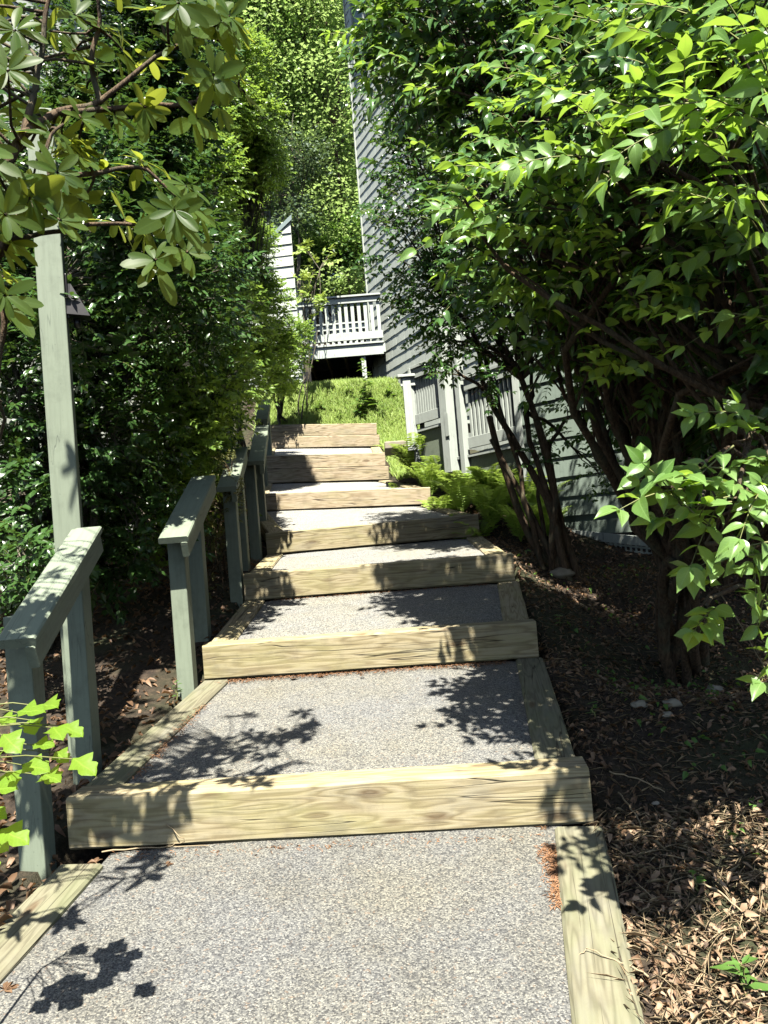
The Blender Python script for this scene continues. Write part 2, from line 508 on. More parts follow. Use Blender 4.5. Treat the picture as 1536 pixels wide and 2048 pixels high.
# ------------------------------------------------------------------ timbers
def beam(name, A, B, depth, height, mat, parent=None, seed=0, back=None, rough=.004, bev=.012):
    """beam whose front top edge runs A->B; the mesh is local: x along the grain"""
    ax = (B - A); L = ax.length; ax.normalize()
    up = Vector((0, 0, 1)); ay = up.cross(ax).normalized()
    if back is not None and ay.dot(back) < 0: ay = -ay
    az = ax.cross(ay); 
    if az.z < 0: az = -az
    n = max(2, int(L / .12))
    bm = bmesh.new(); rings = []
    b = bev
    prof = [(0, -b), (b, 0), (depth - b, 0), (depth, -b), (depth, -height + b), (depth - b, -height), (b, -height), (0, -height + b)]
    for i in range(n + 1):
        x = L * i / n; r = []
        for j, (y, z) in enumerate(prof):
            w = mnoise.noise(Vector((x * 2.2, j * 3.1, seed * 5.3))) * rough + mnoise.noise(Vector((x * 9, j * 1.3, seed * 2.3))) * rough * .4
            s = .0
            if i in (0, n): s = bev * .6 * (1 if i == 0 else -1) * 0
            r.append(bm.verts.new((x + s, y + w, z + w * .8)))
        rings.append(r)
    for i in range(n):
        for j in range(8):
            j2 = (j + 1) % 8
            bm.faces.new((rings[i][j], rings[i][j2], rings[i + 1][j2], rings[i + 1][j]))
    bm.faces.new(rings[0]); bm.faces.new(rings[-1])
    bmesh.ops.recalc_face_normals(bm, faces=bm.faces)
    me = bpy.data.meshes.new(name); bm.to_mesh(me); bm.free()
    o = link(name, me, mat, None)
    mw = Matrix((ax, ay, az)).transposed().to_4x4(); mw.translation = A
    if parent is not None:
        o.parent = parent
        o.matrix_parent_inverse = Matrix.Translation(-parent.location)
    o.matrix_basis = mw
    return o


def tread_pt(px, py):
    """point of the nearest tread surface"""
    A1, B1, h1, _ = STEP[0]; fl_, fr_ = A1 - Vector((0, 0, h1)), B1 - Vector((0, 0, h1))
    n_ = (fr_ - fl_).cross(Vector((0, 1, .11))); r_ = P(px, py, 1) - CAM
    return CAM + r_ * ((fl_ - CAM).dot(n_) / r_.dot(n_)) + Vector((0, 0, -.006))


tread_lab = ['nearest', 'second', 'third', 'fourth', 'fifth', 'sixth', 'seventh']
plain = {0: 'wide yellow green timber riser with knots, nearest the camera', 1: 'timber riser second up from the camera, shaded at its right end',
         2: 'timber riser third up, dark leaf shadow along its left half', 3: 'timber riser fourth up, right half dark in shade beside the ferns',
         4: 'short timber riser fifth up, ending at the fern bed', 5: 'double stacked pale timber riser, sixth up beside the bushy fern',
         6: 'topmost double timber riser edging the grass slope'}
back = Vector((0, 1, 0))
for i, (A, B, h, n) in enumerate(STEP):
    mat = TIMBER if i < 3 else TIMBER_PALE
    if i == 3: mat = TIMBER
    if n == 1:
        o = beam('step_timber', A, B, .19, h, mat, seed=i)
        tag(o, plain[i], 'timber step', 'timber steps up the path')
    else:
        e = empty('step_timber', (A + B) / 2 - Vector((0, 0, h)), plain[i], 'timber step', 'timber steps up the path')
        hh = h / 2 - .002
        beam('upper_timber', A, B, .19, hh, mat, e, seed=i)
        d = Vector((0, -.012, -h / 2))
        beam('lower_timber', A + d + Vector((.01, 0, 0)), B + d + Vector((.04, 0, 0)), .21, hh, mat, e, seed=i + 20)

# treads and border timbers
RW = .19
bl = ['beside the front railing post, nearest on the left', 'left of the second tread, dappled, behind the front railing', 'left of the third tread beside the second railing',
      'left of the fourth tread beside the third railing', 'left of the fifth tread', 'left of the sixth tread', 'left of the topmost tread']
br_ = ['long cracked grey timber edging the nearest tread beside fallen leaves', 'timber edging right of the second tread with leaf shadows',
       'timber edging right of the third tread in olive shade', 'timber edging right of the fourth tread, in shade', 'timber edging right of the fifth tread beside the ferns',
       'timber edging right of the sixth tread, half hidden by ferns', 'timber edging right of the topmost tread']
for i in range(7):
    A1, B1, h1, _ = STEP[i]
    fl, fr = A1 - Vector((0, 0, h1)), B1 - Vector((0, 0, h1))         # far end: foot of the next riser
    if i == 0:
        nl = tread_pt(-100, 1955) + Vector((0, 0, .02)); nr = tread_pt(1290, 2048) + Vector((0, 0, .02))
        ol, orr = tread_pt(118, 1735) + Vector((0, 0, .02)), tread_pt(1207, 1658) + Vector((0, 0, .02))
        dl = (nl - ol).normalized(); nl = nl + dl * 2.6; dr = (nr - orr).normalized(); nr = nr + dr * 2.6
    else:
        A0, B0, h0, _ = STEP[i - 1]
        nl, nr = A0 + Vector((0.01, .19, -.004)), B0 + Vector((-.01, .19, -.004))
        ol, orr = fl + Vector((-.01, 0, 0)), fr + Vector((.03, 0, 0))
    wl = RW if i else .21
    dirL = (ol - nl); dirR = (orr - nr)
    big = 'a'
    matb = TIMBER_GREY if i in (0, 1) else TIMBER
    # outer corners -> beam with its front top edge along the outer side
    o = beam('border_timber', nr, orr, wl, .2, matb, seed=40 + i, back=Vector((-1, 0, 0)))
    tag(o, br_[i], 'border timber', 'border timbers right of the path')
    o = beam('border_timber', nl, ol, wl, .2, TIMBER_GREY if i < 2 else TIMBER, seed=50 + i, back=Vector((1, 0, 0)))
    tag(o, 'timber edging ' + bl[i], 'border timber', 'border timbers left of the path')
    # tread surface between them
    nu, nv = 60, 60
    V = []; g2 = []
    off = wl - .03
    for a in range(nv + 1):
        t = a / nv * (1 + (.11 / max(.5, ol.y - nl.y) if i == 0 else .02))
        Lp = nl.lerp(ol, t) + Vector((off, 0, 0)); Rp = nr.lerp(orr, t) - Vector((off, 0, 0))
        for c_ in range(nu + 1):
            s = c_ / nu
            p = Lp.lerp(Rp, s)
            z = p.z - .016 + .004 * mnoise.noise(Vector((p.x * 3, p.y * 3, i))) - .01 * math.exp(-min(s, 1 - s) * 25)
            V.append((p.x, p.y, z))
    ii = np.arange((nu + 1) * (nv + 1)).reshape(nv + 1, nu + 1)
    qq = np.stack([ii[:-1, :-1], ii[:-1, 1:], ii[1:, 1:], ii[1:, :-1]], -1).reshape(-1, 4)
    me = mesh_np('path_tread', V, qq.ravel(), np.full(len(qq), 4))
    me.polygons.foreach_set('use_smooth', [True] * len(me.polygons))
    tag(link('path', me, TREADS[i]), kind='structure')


# ------------------------------------------------------------------ railings
def vpost(parent, px, py, z, w, top, mat=PAINT, name='post', yaw=0.0, sink=.12):
    """square post: px, py is the middle of its foot as seen; top is its world height"""
    c = P(px, py, z)
    ca, sa = math.cos(yaw), math.sin(yaw)
    ax, ay = Vector((ca, sa, 0)) * w, Vector((-sa, ca, 0)) * w
    A = Vector((c.x, c.y, c.z - sink)) - ax / 2
    L = top - A.z
    bm = bmesh.new()
    g = Geo(); g.box((0, -w / 2, -w / 2), (L, 0, 0), (0, w, 0), (0, 0, w))
    me = bpy.data.meshes.new(name); me.from_pydata(g.v, [], g.f); bm.free()
    o = link(name, me, mat, None)
    o.parent = parent; o.matrix_parent_inverse = Matrix.Translation(-parent.location)
    mw = Matrix((Vector((0, 0, 1)), ax.normalized(), Vector((0, 0, 1)).cross(ax.normalized()))).transposed().to_4x4()
    mw.translation = Vector((c.x, c.y + w / 2, c.z - sink))
    o.matrix_basis = mw
    b = o.modifiers.new('bevel', 'BEVEL'); b.width = .006; b.segments = 2
    return o


def railing(label, capA, capB, capw, posts, wpost, th=.045, side=.105):
    """capA/capB: right-hand top corners of the cap at its near and far end"""
    A, B = P(*capA), P(*capB)
    d = (B - A).normalized()
    e = empty('handrail', P(*posts[0][:3]), label, 'handrail', 'painted handrails left of the steps')
    beam('cap_rail', A, B, capw, th, PAINT, e, seed=A.y, back=Vector((-1, 0, 0)), rough=.002, bev=.008)
    r = d.cross(Vector((0, 0, 1))).normalized()
    a2 = A - Vector((0, 0, th + .001)) + d * .01 + r * (-.008); b2 = B - Vector((0, 0, th + .001)) - d * .01 + r * (-.008)
    beam('side_rail', a2, b2, .045, side, PAINT, e, seed=A.y + 3, back=Vector((-1, 0, 0)), rough=.002, bev=.007)
    for (px, py, z) in posts:
        c = P(px, py, z)
        t = (c.y + wpost / 2 - A.y) / (B.y - A.y)
        top = A.z + (B.z - A.z) * t - th - .012
        vpost(e, px, py, z, wpost, top)
    return e


hr = railing('near handrail with pale flat cap, foremost on the left, leaf shadows on top', (70, 1275, 3.30), (203, 1052, 4.35), .17, [(64, 1735, 3.5), (168, 1565, 4.15)], .12)
railing('second handrail up from the camera, blue green cap in shade', (375, 1072, 5.15), (431, 950, 6.25), .20, [(372, 1385, 5.3), (403, 1283, 6.05)], .115)
railing('third handrail up, dappled cap behind the juniper sprig', (473, 972, 6.9), (495, 893, 8.2), .18, [(474, 1213, 7.0), (487, 1146, 7.9)], .115)
railing('fourth handrail up, beside the upper steps, cap speckled with light', (528, 921, 8.5), (537, 850, 10.6), .18, [(512, 1122, 8.6), (525, 1062, 10.0)], .115)
railing('farthest handrail, only its white lit end shows above the fourth', (535, 838, 12.4), (541, 798, 14.0), .20, [(528, 970, 12.6), (537, 905, 13.8)], .115)

# lamp post with lantern
lpb = P(166, 1500, 4.45)
lp = empty('lamp_post', (lpb.x, lpb.y, gz(lpb.x, lpb.y)), 'tall square sage green post on the left behind the near handrail', 'lamp post')
post = vpost(lp, 157, 1500, 4.45, .15, P(100, 190, 4.45).z, PAINT, 'post', yaw=.28)
post.matrix_basis = post.matrix_basis @ Matrix.Rotation(.0, 4, 'X')
post['label'] = 'tall square timber post, pale paint worn'
lc = P(147, 575, 4.40)
lt = empty('lantern', (lc.x, lc.y, lc.z), 'small black wedge shaped downlight fixed to the right face of the tall post', 'lantern')
ca, sa = math.cos(.28), math.sin(.28)
fx = Vector((ca, sa, 0)); fy = Vector((-sa, ca, 0)); uz = Vector((0, 0, 1))
pc = Vector((P(157, 1500, 4.45).x, P(157, 1500, 4.45).y + .075, lc.z))
o0 = pc + fx * .077
g = Geo()                                                      # flared shade: narrow at top, deep at bottom
hw, hh = .062, .095
tp = [o0 + fy * (-.035) + uz * hh, o0 + fy * .035 + uz * hh, o0 + fy * .03 + uz * hh + fx * .03, o0 - fy * .03 + uz * hh + fx * .03]
bt = [o0 + fy * (-hw) - uz * hh, o0 + fy * hw - uz * hh, o0 + fy * .055 - uz * (hh + .01) + fx * .13, o0 - fy * .055 - uz * (hh + .01) + fx * .13]
g.poly(tp); g.poly(bt[::-1])
for a in range(4):
    b2 = (a + 1) % 4
    g.poly([tp[a], bt[a], bt[b2], tp[b2]])
g.build('shade', BLACKM, lt)
g = Geo(); g.box(o0 - fy * .05 - uz * .12, fx * .012, fy * .1, uz * .27); g.build('back_plate', BLACKM, lt, bevel=.004)
g = Geo()
g.tube([o0 + fx * .05 - uz * .11 + fy * 0, o0 + fx * .05 - uz * .165], [.022, .018], 10)
g.build('bulb_socket', BLACKM, lt, smooth=True)


# ------------------------------------------------------------------ buildings
def vp_dir(px, py):
    d = P(px, py, 1) - CAM
    d.z = 0
    return d.normalized()


def siding(g, o, d, L, z0, z1, expo, out, shw=(.10, .26), t=.022, seed=1, clip=None, bottom=None):
    """lapped boards/shakes on a wall from o along d (length L) between heights z0 and z1, facing out"""
    r = random.Random(seed)
    nrow = int(math.ceil((z1 - z0) / expo))
    for k_ in range(nrow):
        a = z0 + k_ * expo
        top = a + expo * 1.0
        s = 0.0
        lo, hi = (0.0, L)
        if clip: lo, hi = clip(a + expo * .5, lo, hi)
        s = lo
        while s < hi - .01:
            w = min(r.uniform(*shw), hi - s)
            tt = t * r.uniform(.82, 1.2); dz = r.uniform(-.006, .006)
            p0 = o + d * (s + .0015); p1 = o + d * (s + w - .0015)
            b0 = Vector((p0.x, p0.y, a + dz)) + out * tt; b1 = Vector((p1.x, p1.y, a + dz)) + out * tt
            t0 = Vector((p0.x, p0.y, top + .015)) + out * .002; t1 = Vector((p1.x, p1.y, top + .015)) + out * .002
            c0 = Vector((p0.x, p0.y, a + dz)) - out * .004; c1 = Vector((p1.x, p1.y, a + dz)) - out * .004
            g.poly([b0, b1, t1, t0]); g.poly([c0, c1, b1, b0]); g.poly([c0, b0, t0]); g.poly([c1, t1, b1])
            s += w


def wall_back(g, o, d, L, z0, z1, out, th=.2):
    g.box(Vector((o.x, o.y, z0)) - out * (th + .003), d * L, out * th, Vector((0, 0, z1 - z0)))


# right-hand house: wall A (nearly edge-on) and wall B with the entry porch
W0 = P(775, 700, 17.5)
dA = vp_dir(120, 1115)
nA = Vector((dA.y, -dA.x, 0)); nA = nA if nA.x < 0 else -nA


def hit(o, d, px, py):
    """point of the vertical plane (o, d) seen at px, py"""
    n = Vector((d.y, -d.x, 0)); r = P(px, py, 1) - CAM
    return CAM + r * ((o - CAM).dot(n) / r.dot(n))


farA = hit(W0, dA, 741, 640)
dNear = -dA
LA = 8.6
ZA = P(697, -60, (farA - CAM).dot(_f)).z
house = empty('shingled_house', (farA.x + 2, farA.y - 3, 6), 'tall sage shingled house wall rising right of the balcony behind the big shrubs', 'house')
g = Geo()
siding(g, farA, dNear, LA, 1.8, ZA, .232, nA, seed=3, t=.018)
g.build('shingle_siding', SIDING, house)
g = Geo(); wall_back(g, farA, dNear, LA, 1.0, ZA, nA)
g.build('wall', SIDING, house)
g = Geo()
gb = farA + nA * .0
g.box(Vector((gb.x, gb.y, 5)) - dNear * .035 - nA * .1, dNear * .03, nA * .14, Vector((0, 0, ZA - 5)))
g.build('corner_board', SIDING, house)
g = Geo()
g.box(Vector((farA.x, farA.y, ZA)) - dNear * .4 - nA * .2, dNear * (LA + .4), nA * .55, Vector((0, 0, .22)))
g.build('roof_edge', PAINT_W, house)
w1 = hit(W0, dA, 713, 150); w2 = hit(W0, dA, 738, 105)
s1 = (w1 - farA).dot(dNear); s2 = (w2 - farA).dot(dNear)
g = Geo(); ow = farA + dNear * s1 + nA * .012
zb = w1.z + .15; Hh = 2.0
Ww = max(.5, s2 - s1)
for (a, c_, e1, e2) in ((0, .09, 0, Hh), (Ww - .07, .07, 0, Hh), (0, Ww, -.09, .09), (0, Ww, Hh - .05, .09)):
    g.box(Vector((ow.x, ow.y, zb + e1)) + dNear * a, dNear * c_, nA * .06, Vector((0, 0, e2)))
wf = g.build('window', PAINT_W, house)
g = Geo(); g.box(Vector((ow.x, ow.y, zb)) + dNear * .08, dNear * (Ww - .12), nA * .022, Vector((0, 0, Hh)))
sub(g, 'pane', GLASS, wf)

B0 = P(1040, 885, 9.6); dB = -vp_dir(-657, 1180); dB.normalize()
nB = Vector((dB.y, -dB.x, 0)); nB = nB if nB.y < 0 else -nB
hb = empty('neighbouring_house', (B0.x + 1, B0.y - 1, 2), 'pale clapboard house wall seen through the stems of the right shrubs', 'house')
LB = 7.5
botB = lambda s: 2.05 - .12 * s
g = Geo(); siding(g, B0, dB, LB, 1.63, 8.2, .235, nB, shw=(.25, .7), t=.02, seed=5)
g.build('clapboard_siding', SIDING_B, hb)
g = Geo(); wall_back(g, B0, dB, LB, 1.4, 8.2, nB)
# return wall joining wall A
dR = -nB
g.box(Vector((B0.x, B0.y, 1.4)) + dR * .0 + dB * .003, dR * 2.6, dB * .2, Vector((0, 0, 6.8)))
g.build('wall', SIDING_B, hb)
g = Geo(); c0 = Vector((B0.x, B0.y, 2.1)) - dB * .02
g.box(c0 + nB * -.02, dB * .09, nB * .055, Vector((0, 0, 5.5)))
g.build('corner_board', PAINT_W, hb)
# skirt board following the grade, lattice below
g = Geo()
sa_ = Vector((B0.x, B0.y, 1.46)) + nB * .03; sb_ = sa_ + dB * 5 + Vector((0, 0, -.72))
g.poly([sa_, sb_, sb_ + uz * .1, sa_ + uz * .1])
g.poly([sa_ + uz * .1, sb_ + uz * .1, sb_ + uz * .1 - nB * .05, sa_ + uz * .1 - nB * .05])
g.poly([sa_, sb_, sb_ - nB * .05, sa_ - nB * .05])
g.build('skirt_board', PAINT_W, hb)
g = Geo()
for k_ in range(80):
    a = sa_ + (sb_ - sa_) * (k_ / 80)
    g.box(a - nB * .03 - uz * .75, dB * .022, nB * .008, uz * .75)
for k_ in range(14):
    a = sa_ - uz * (.055 * k_ + .03) - nB * .02
    g.box(a, (sb_ - sa_), nB * .008, uz * .02)
g.build('lattice', PAINT_W, hb)
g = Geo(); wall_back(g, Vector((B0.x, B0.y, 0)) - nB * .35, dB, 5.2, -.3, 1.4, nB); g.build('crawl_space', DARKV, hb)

# entry porch
PL, PR = P(828, 868, 11.7), P(1040, 885, 9.6)
zf = 3.55
pd = (PR - PL); pd.z = 0; Lp_ = pd.length; pd.normalize()
pn_ = Vector((pd.y, -pd.x, 0)); pn_ = pn_ if pn_.y < 0 else -pn_
porch = empty('entry_porch', (PL.x, PL.y, 3.0), 'raised entry porch with slatted railings between the ferns and the shingled wall', 'porch')


def porch_at(px, py):
    return hit(PL, pd, px, py)


def along(px, py): return (porch_at(px, py) - PL).dot(pd)


g = Geo()
# floor edge lines as seen: (300,1120)->(560,1000) and (700,1400)->(1350,1220) of the crop
f1, f2 = porch_at(840, 862), porch_at(890, 838)
f3, f4 = porch_at(918, 917), porch_at(1043, 880)
zf1 = (f1.z + f2.z) / 2; zf2 = (f3.z + f4.z) / 2
sA, sB, sC, sD = along(830, 860), along(897, 840), along(910, 915), along(1043, 880)
PLg = Vector((PL.x, PL.y, 0))
g.box(PLg + pd * sA + uz * (zf1 - .045), pd * (sB - sA), -pn_ * 1.6, uz * .045)
g.box(PLg + pd * sC + uz * (zf2 - .045), pd * (sD - sC), -pn_ * 1.6, uz * .045)
g.build('floor', PAINT_W, porch, bevel=.004)
g = Geo()
g.box(PLg + pd * sA - pn_ * .04 + uz * (zf1 - .75), pd * (sB - sA), -pn_ * .04, uz * .70)
g.box(PLg + pd * sC - pn_ * .04 + uz * (zf2 - .75), pd * (sD - sC), -pn_ * .04, uz * .70)
g.build('fascia', PAINT, porch)


def panel(s0, s1, zfl, zt0, nb, name='railing_panel'):
    z_t = zt0
    pr = Geo(); pr.box(PLg + pd * s0 + pn_ * .02 + uz * (zfl + .07), pd * (s1 - s0), -pn_ * .035, uz * .15)
    p = pr.build(name, PAINT_W, porch, bevel=.004)
    pr = Geo(); pr.box(PLg + pd * (s0 - .03) + pn_ * .04 + uz * (z_t - .045), pd * (s1 - s0 + .03), -pn_ * .15, uz * .045)
    sub(pr, 'cap_rail', PAINT_W, p, .004)
    pr = Geo(); pr.box(PLg + pd * s0 + pn_ * .02 + uz * (z_t - .19), pd * (s1 - s0), -pn_ * .035, uz * .142)
    sub(pr, 'top_rail', PAINT_W, p, .003)
    for k_ in range(nb):
        s = s0 + (s1 - s0) * (k_ + .5) / nb
        q_ = Geo(); q_.box(PLg + pd * (s - .02) - pn_ * .02 + uz * (zfl + .08), pd * .04, -pn_ * .035, uz * (z_t - zfl - .14))
        sub(q_, 'baluster', PAINT_W, p)
    return p


zt1 = porch_at(840, 727).z; zt2 = porch_at(945, 748).z
panel(along(830, 860), along(888, 840), zf1, zt1, 12)
panel(along(940, 900), along(1038, 880), zf2, zt2, 12)


def porch_post(s, z0, z1, w=.11, off=0):
    q_ = Geo(); q_.box(PLg + pd * (s - w / 2) + pn_ * (.05 + off) + uz * z0, pd * w, -pn_ * w, uz * (z1 - z0))
    return q_.build('post', PAINT_W, porch, bevel=.005)


porch_post(along(908, 930), porch_at(908, 945).z, 6.2, .17, .06)
porch_post(along(930, 905), zf2 - .3, zt2 + .9, .10, .0)
porch_post(along(833, 870), zf1 - .5, zt1 - .02, .06, .0)
q_ = Geo(); jb = porch_at(906, 850)
q_.box(PLg + pd * (along(906, 850) - .03) + pn_ * .122 + uz * (jb.z - .16), pd * .09, -pn_ * .01, uz * .33)
q_.build('slotted_cover_plate', PAINT_W, porch, bevel=.003)
# lower stair rail standing left of the porch
sr = P(820, 872, 11.5)
srg = empty('stair_rail', (sr.x, sr.y, sr.z), 'short white stair rail with flat cap standing left of the porch', 'railing')
A_, B_ = P(800, 750, 11.6), P(826, 748, 11.6)
tpz = A_.z
q_ = Geo(); q_.box((A_.x - .04, A_.y - .05, tpz - .04), (.34, 0, 0), (0, .18, 0), (0, 0, .04)); q_.build('cap_rail', PAINT_W, srg, bevel=.004)
q_ = Geo(); q_.box((A_.x + .0, A_.y + .0, tpz - .17), (.28, 0, 0), (0, .04, 0), (0, 0, .125)); q_.build('side_rail', PAINT_W, srg)
for xo, w in ((.03, .12), (.24, .07)):
    q_ = Geo(); q_.box((A_.x + xo, A_.y + .01 + .0 * xo - (.03 if w > .1 else -.02), tpz - 1.15), (w, 0, 0), (0, w, 0), (0, 0, 1.105)); q_.build('post', PAINT_W, srg, bevel=.005)
# stone slab in front of it
q_ = Geo(); sb = P(800, 888, 12.2)
q_.box((sb.x - .25, sb.y - .5, sb.z - .12), (1.0, .1, 0), (0, 1.0, 0), (0, 0, .12)); tag(q_.build('stone_slab', STONE, bevel=.02), 'flat grey slab joining the sixth step to the porch', 'slab')

# balcony deck at the top
DY = 17.15; zD = 6.86 + dz(17.3); xl, xr = P(604, 700, 17.5).x, .30
deck = empty('balcony_deck', (-.7, 18, 5), 'raised white balcony deck with slatted railing at the top of the path', 'balcony')
q_ = Geo(); q_.box((xl, DY, zD - .04), (xr - xl, 0, 0), (0, 2.4, 0), (0, 0, .04)); q_.build('floor', PAINT_W, deck, bevel=.003)
q_ = Geo(); q_.box((xl + .01, DY + .035, zD - .29), (xr - xl - .02, 0, 0), (0, .05, 0), (0, 0, .245)); q_.build('rim_board', PAINT_W, deck, bevel=.003)
q_ = Geo()
for k_ in range(5): q_.box((xl + .1 + k_ * .42, DY + .09, zD - .27), (.045, 0, 0), (0, 2.2, 0), (0, 0, .225))
q_.build('joists', TIMBER_PALE, deck)
zR = zD + 1.08
for yy, nm in ((DY + .02, 0), (DY + 2.2, 1)):
    q_ = Geo()
    q_.box((xl, yy + .0, zD + .07), (xr - xl, 0, 0), (0, .035, 0), (0, 0, .17))
    rp = q_.build('railing', PAINT_W, deck, bevel=.003)
    q_ = Geo(); q_.box((xl - .01, yy - .05, zR - .04), (xr - xl + .02, 0, 0), (0, .16, 0), (0, 0, .04)); sub(q_, 'cap_rail', PAINT_W, rp, .003)
    q_ = Geo(); q_.box((xl, yy + .0, zR - .17), (xr - xl, 0, 0), (0, .035, 0), (0, 0, .125)); sub(q_, 'top_rail', PAINT_W, rp, .003)
    if nm: rp['label'] = 'rear railing of the balcony seen through the front one'
    n_ = 13
    for k_ in range(n_):
        x_ = xl + .05 + (xr - xl - .12) * k_ / (n_ - 1)
        q_ = Geo(); q_.box((x_ - .035, yy + .036, zD + .06), (.075, 0, 0), (0, .035, 0), (0, 0, .98))
        sub(q_, 'baluster', PAINT_W, rp)
q_ = Geo(); q_.box((xr - .02, DY + .02, zD - .25), (.05, 0, 0), (0, 2.3, 0), (0, 0, .2)); q_.build('rim_board', PAINT_W, deck)
for px_ in (606, 729):
    x_ = P(px_, 740, 17.5).x
    q_ = Geo(); q_.box((x_ - .05, DY + .09, 4.7), (.10, 0, 0), (0, .10, 0), (0, 0, zD - .29 - 4.7 - .002)); q_.build('post', PAINT_W, deck, bevel=.004)
q_ = Geo(); q_.box((xl - .4, DY + 2.35, 4.0), (xr - xl + .9, 0, 0), (0, .15, 0), (0, 0, zD - .05 - 4.0)); q_.build('shade_backing', DARKV, deck)  # dark panel added as painted shade under the deck

# far left house beside the balcony (shed roof end)
HL = P(596, 640, 18.6)
hl = empty('shed_roofed_house', (HL.x - 1.5, HL.y, 6), 'blue grey clapboard house end with sloping roof edge, left of the balcony', 'house')
dl = Vector((-1, .12, 0)).normalized(); nl_ = Vector((-.12, -1, 0)).normalized()
ztop = P(592, 430, 18.6).z
slope = .78
g = Geo()
siding(g, Vector((HL.x, HL.y, 0)), dl, 3.6, 5.0, ztop, .27, nl_, shw=(1.0, 2.0), t=.03, seed=8, clip=lambda z, lo, hi: (lo, max(lo, min(hi, (ztop - .1 - z) / slope + .02))))
g.build('clapboard_siding', SIDING, hl)
g = Geo()
pz = [Vector((HL.x, HL.y, 4.6)), Vector((HL.x, HL.y, ztop - .05)), Vector((HL.x, HL.y, ztop - .05)) + dl * 3.6 - uz * 3.6 * slope, Vector((HL.x, HL.y, 4.6)) + dl * 3.6]
bk = -nl_ * 3 + Vector((-.9, 0, 0))
g.poly([p - nl_ * .003 for p in pz]); g.poly([p + bk for p in pz])
g.poly([pz[0] - nl_ * .003, pz[1] - nl_ * .003, pz[1] + bk, pz[0] + bk])
g.build('wall', SIDING, hl)
g = Geo(); t0 = pz[1] + uz * .08 + nl_ * .06 - dl * .05
g.box(t0 - uz * .12, dl * 3.8 - uz * 3.8 * slope, bk, uz * .12)
g.build('roof', PAINT_D, hl)

# near left house behind the hedge
q0 = Vector((-7.6, 2.0, 0)); dL_ = Vector((.45, .89, 0)).normalized(); nL_ = Vector((.89, -.45, 0)).normalized()
nh = empty('pale_clapboard_house', (-6.5, 7, 2), 'pale clapboard house wall at the upper left, seen through the rhododendron', 'house')
g = Geo(); siding(g, q0, dL_, 11.6, 1.2, 9.6, .24, nL_, shw=(.3, .9), t=.022, seed=11); g.build('clapboard_siding', SIDING, nh)
g = Geo(); wall_back(g, q0, dL_, 11.6, -.6, 9.6, nL_); g.build('wall', SIDING, nh)
g = Geo(); g.box(Vector((q0.x, q0.y, 9.6)) - nL_ * .3, dL_ * 11.9, nL_ * .6, uz * .18); g.build('roof_edge', PAINT_D, nh)

# hillside houses glimpsed between the trees
def hill_house(name, label, pA, pB, zdist, wallh, roofrise, mat):
    A = P(*pA, zdist); B = P(*pB, zdist)
    e = empty(name, (A.x, A.y, A.z - wallh), label, 'house')
    w = Vector((B.x - A.x, 0, 0)); 
    g = Geo(); siding(g, Vector((A.x, A.y, 0)), Vector((1, 0, 0)), w.x, A.z - wallh, A.z, .25, Vector((0, -1, 0)), shw=(.8, 1.6), t=.025, seed=int(abs(A.x) * 10)); g.build('siding', SIDING, e)
    g = Geo(); g.box((A.x, A.y + .004, A.z - wallh - 1), (w.x, 0, 0), (0, 4, 0), (0, 0, wallh + 1)); g.build('wall', SIDING, e)
    g = Geo(); 
    a = Vector((A.x - .3, A.y - .4, A.z + .05)); b = Vector((B.x + .3, B.y - .4, B.z + .05))
    g.poly([a, b, b + Vector((-.8, 2.4, roofrise)), a + Vector((0, 2.4, roofrise))])
    g.poly([a, a - uz * .15, b - uz * .15, b]); g.poly([b, b - uz * .15, b + Vector((0, 4.6, -.15)), b + Vector((-.8, 2.4, roofrise))])
    g.build('roof', mat, e)
hill_house('hillside_house', 'house with salmon roof high on the hill behind the twin tree trunk', (500, 398), (640, 425), 30, 4.5, 1.1, ROOF)
hill_house('hillside_house', 'low house with tan shingled roof just above the balcony rail', (640, 590), (712, 588), 25, 2.2, .55, ROOF)


# ------------------------------------------------------------------ foliage
def unit(a): return a / np.maximum(np.linalg.norm(a, axis=-1, keepdims=True), 1e-9)


def leaf_tpl(kind):
    """returns verts (u along, v across in half widths, w droop weight), faces"""
    if kind == 'far':      # folded diamond
        V = [(0, 0), (.45, 1), (.45, -1), (1, 0)]
        F = [(0, 2, 3), (0, 3, 1)]
    elif kind == 'mid':
        V = [(0, 0), (.32, .95), (.32, 0), (.32, -.95), (.68, .72), (.68, 0), (.68, -.72), (1, 0)]
        F = [(0, 2, 1), (0, 3, 2), (1, 2, 5, 4), (2, 3, 6, 5), (4, 5, 7), (5, 6, 7)]
    else:
        us = {'near': [.1, .25, .42, .6, .76, .89], 'round': [.08, .22, .42, .62, .8, .93]}[kind]
        ws = {'near': [.52, .88, 1, .84, .50, .2], 'round': [.35, .7, .95, 1, .85, .5]}[kind]
        V = [(0, 0)]
        for u, w in zip(us, ws): V += [(u, w), (u, w * .5), (u, 0), (u, -w * .5), (u, -w)]
        V.append((1, 0)); n = len(us)
        F = [(0, 3, 2, 1), (0, 5, 4, 3)]
        for i in range(n - 1):
            a = 1 + i * 5; b = a + 5
            for j in range(4): F.append((a + j, a + j + 1, b + j + 1, b + j))
        a = 1 + (n - 1) * 5; t = len(V) - 1
        F += [(a, a + 1, a + 2, t), (a + 2, a + 3, a + 4, t)]
    return np.array(V, float), F


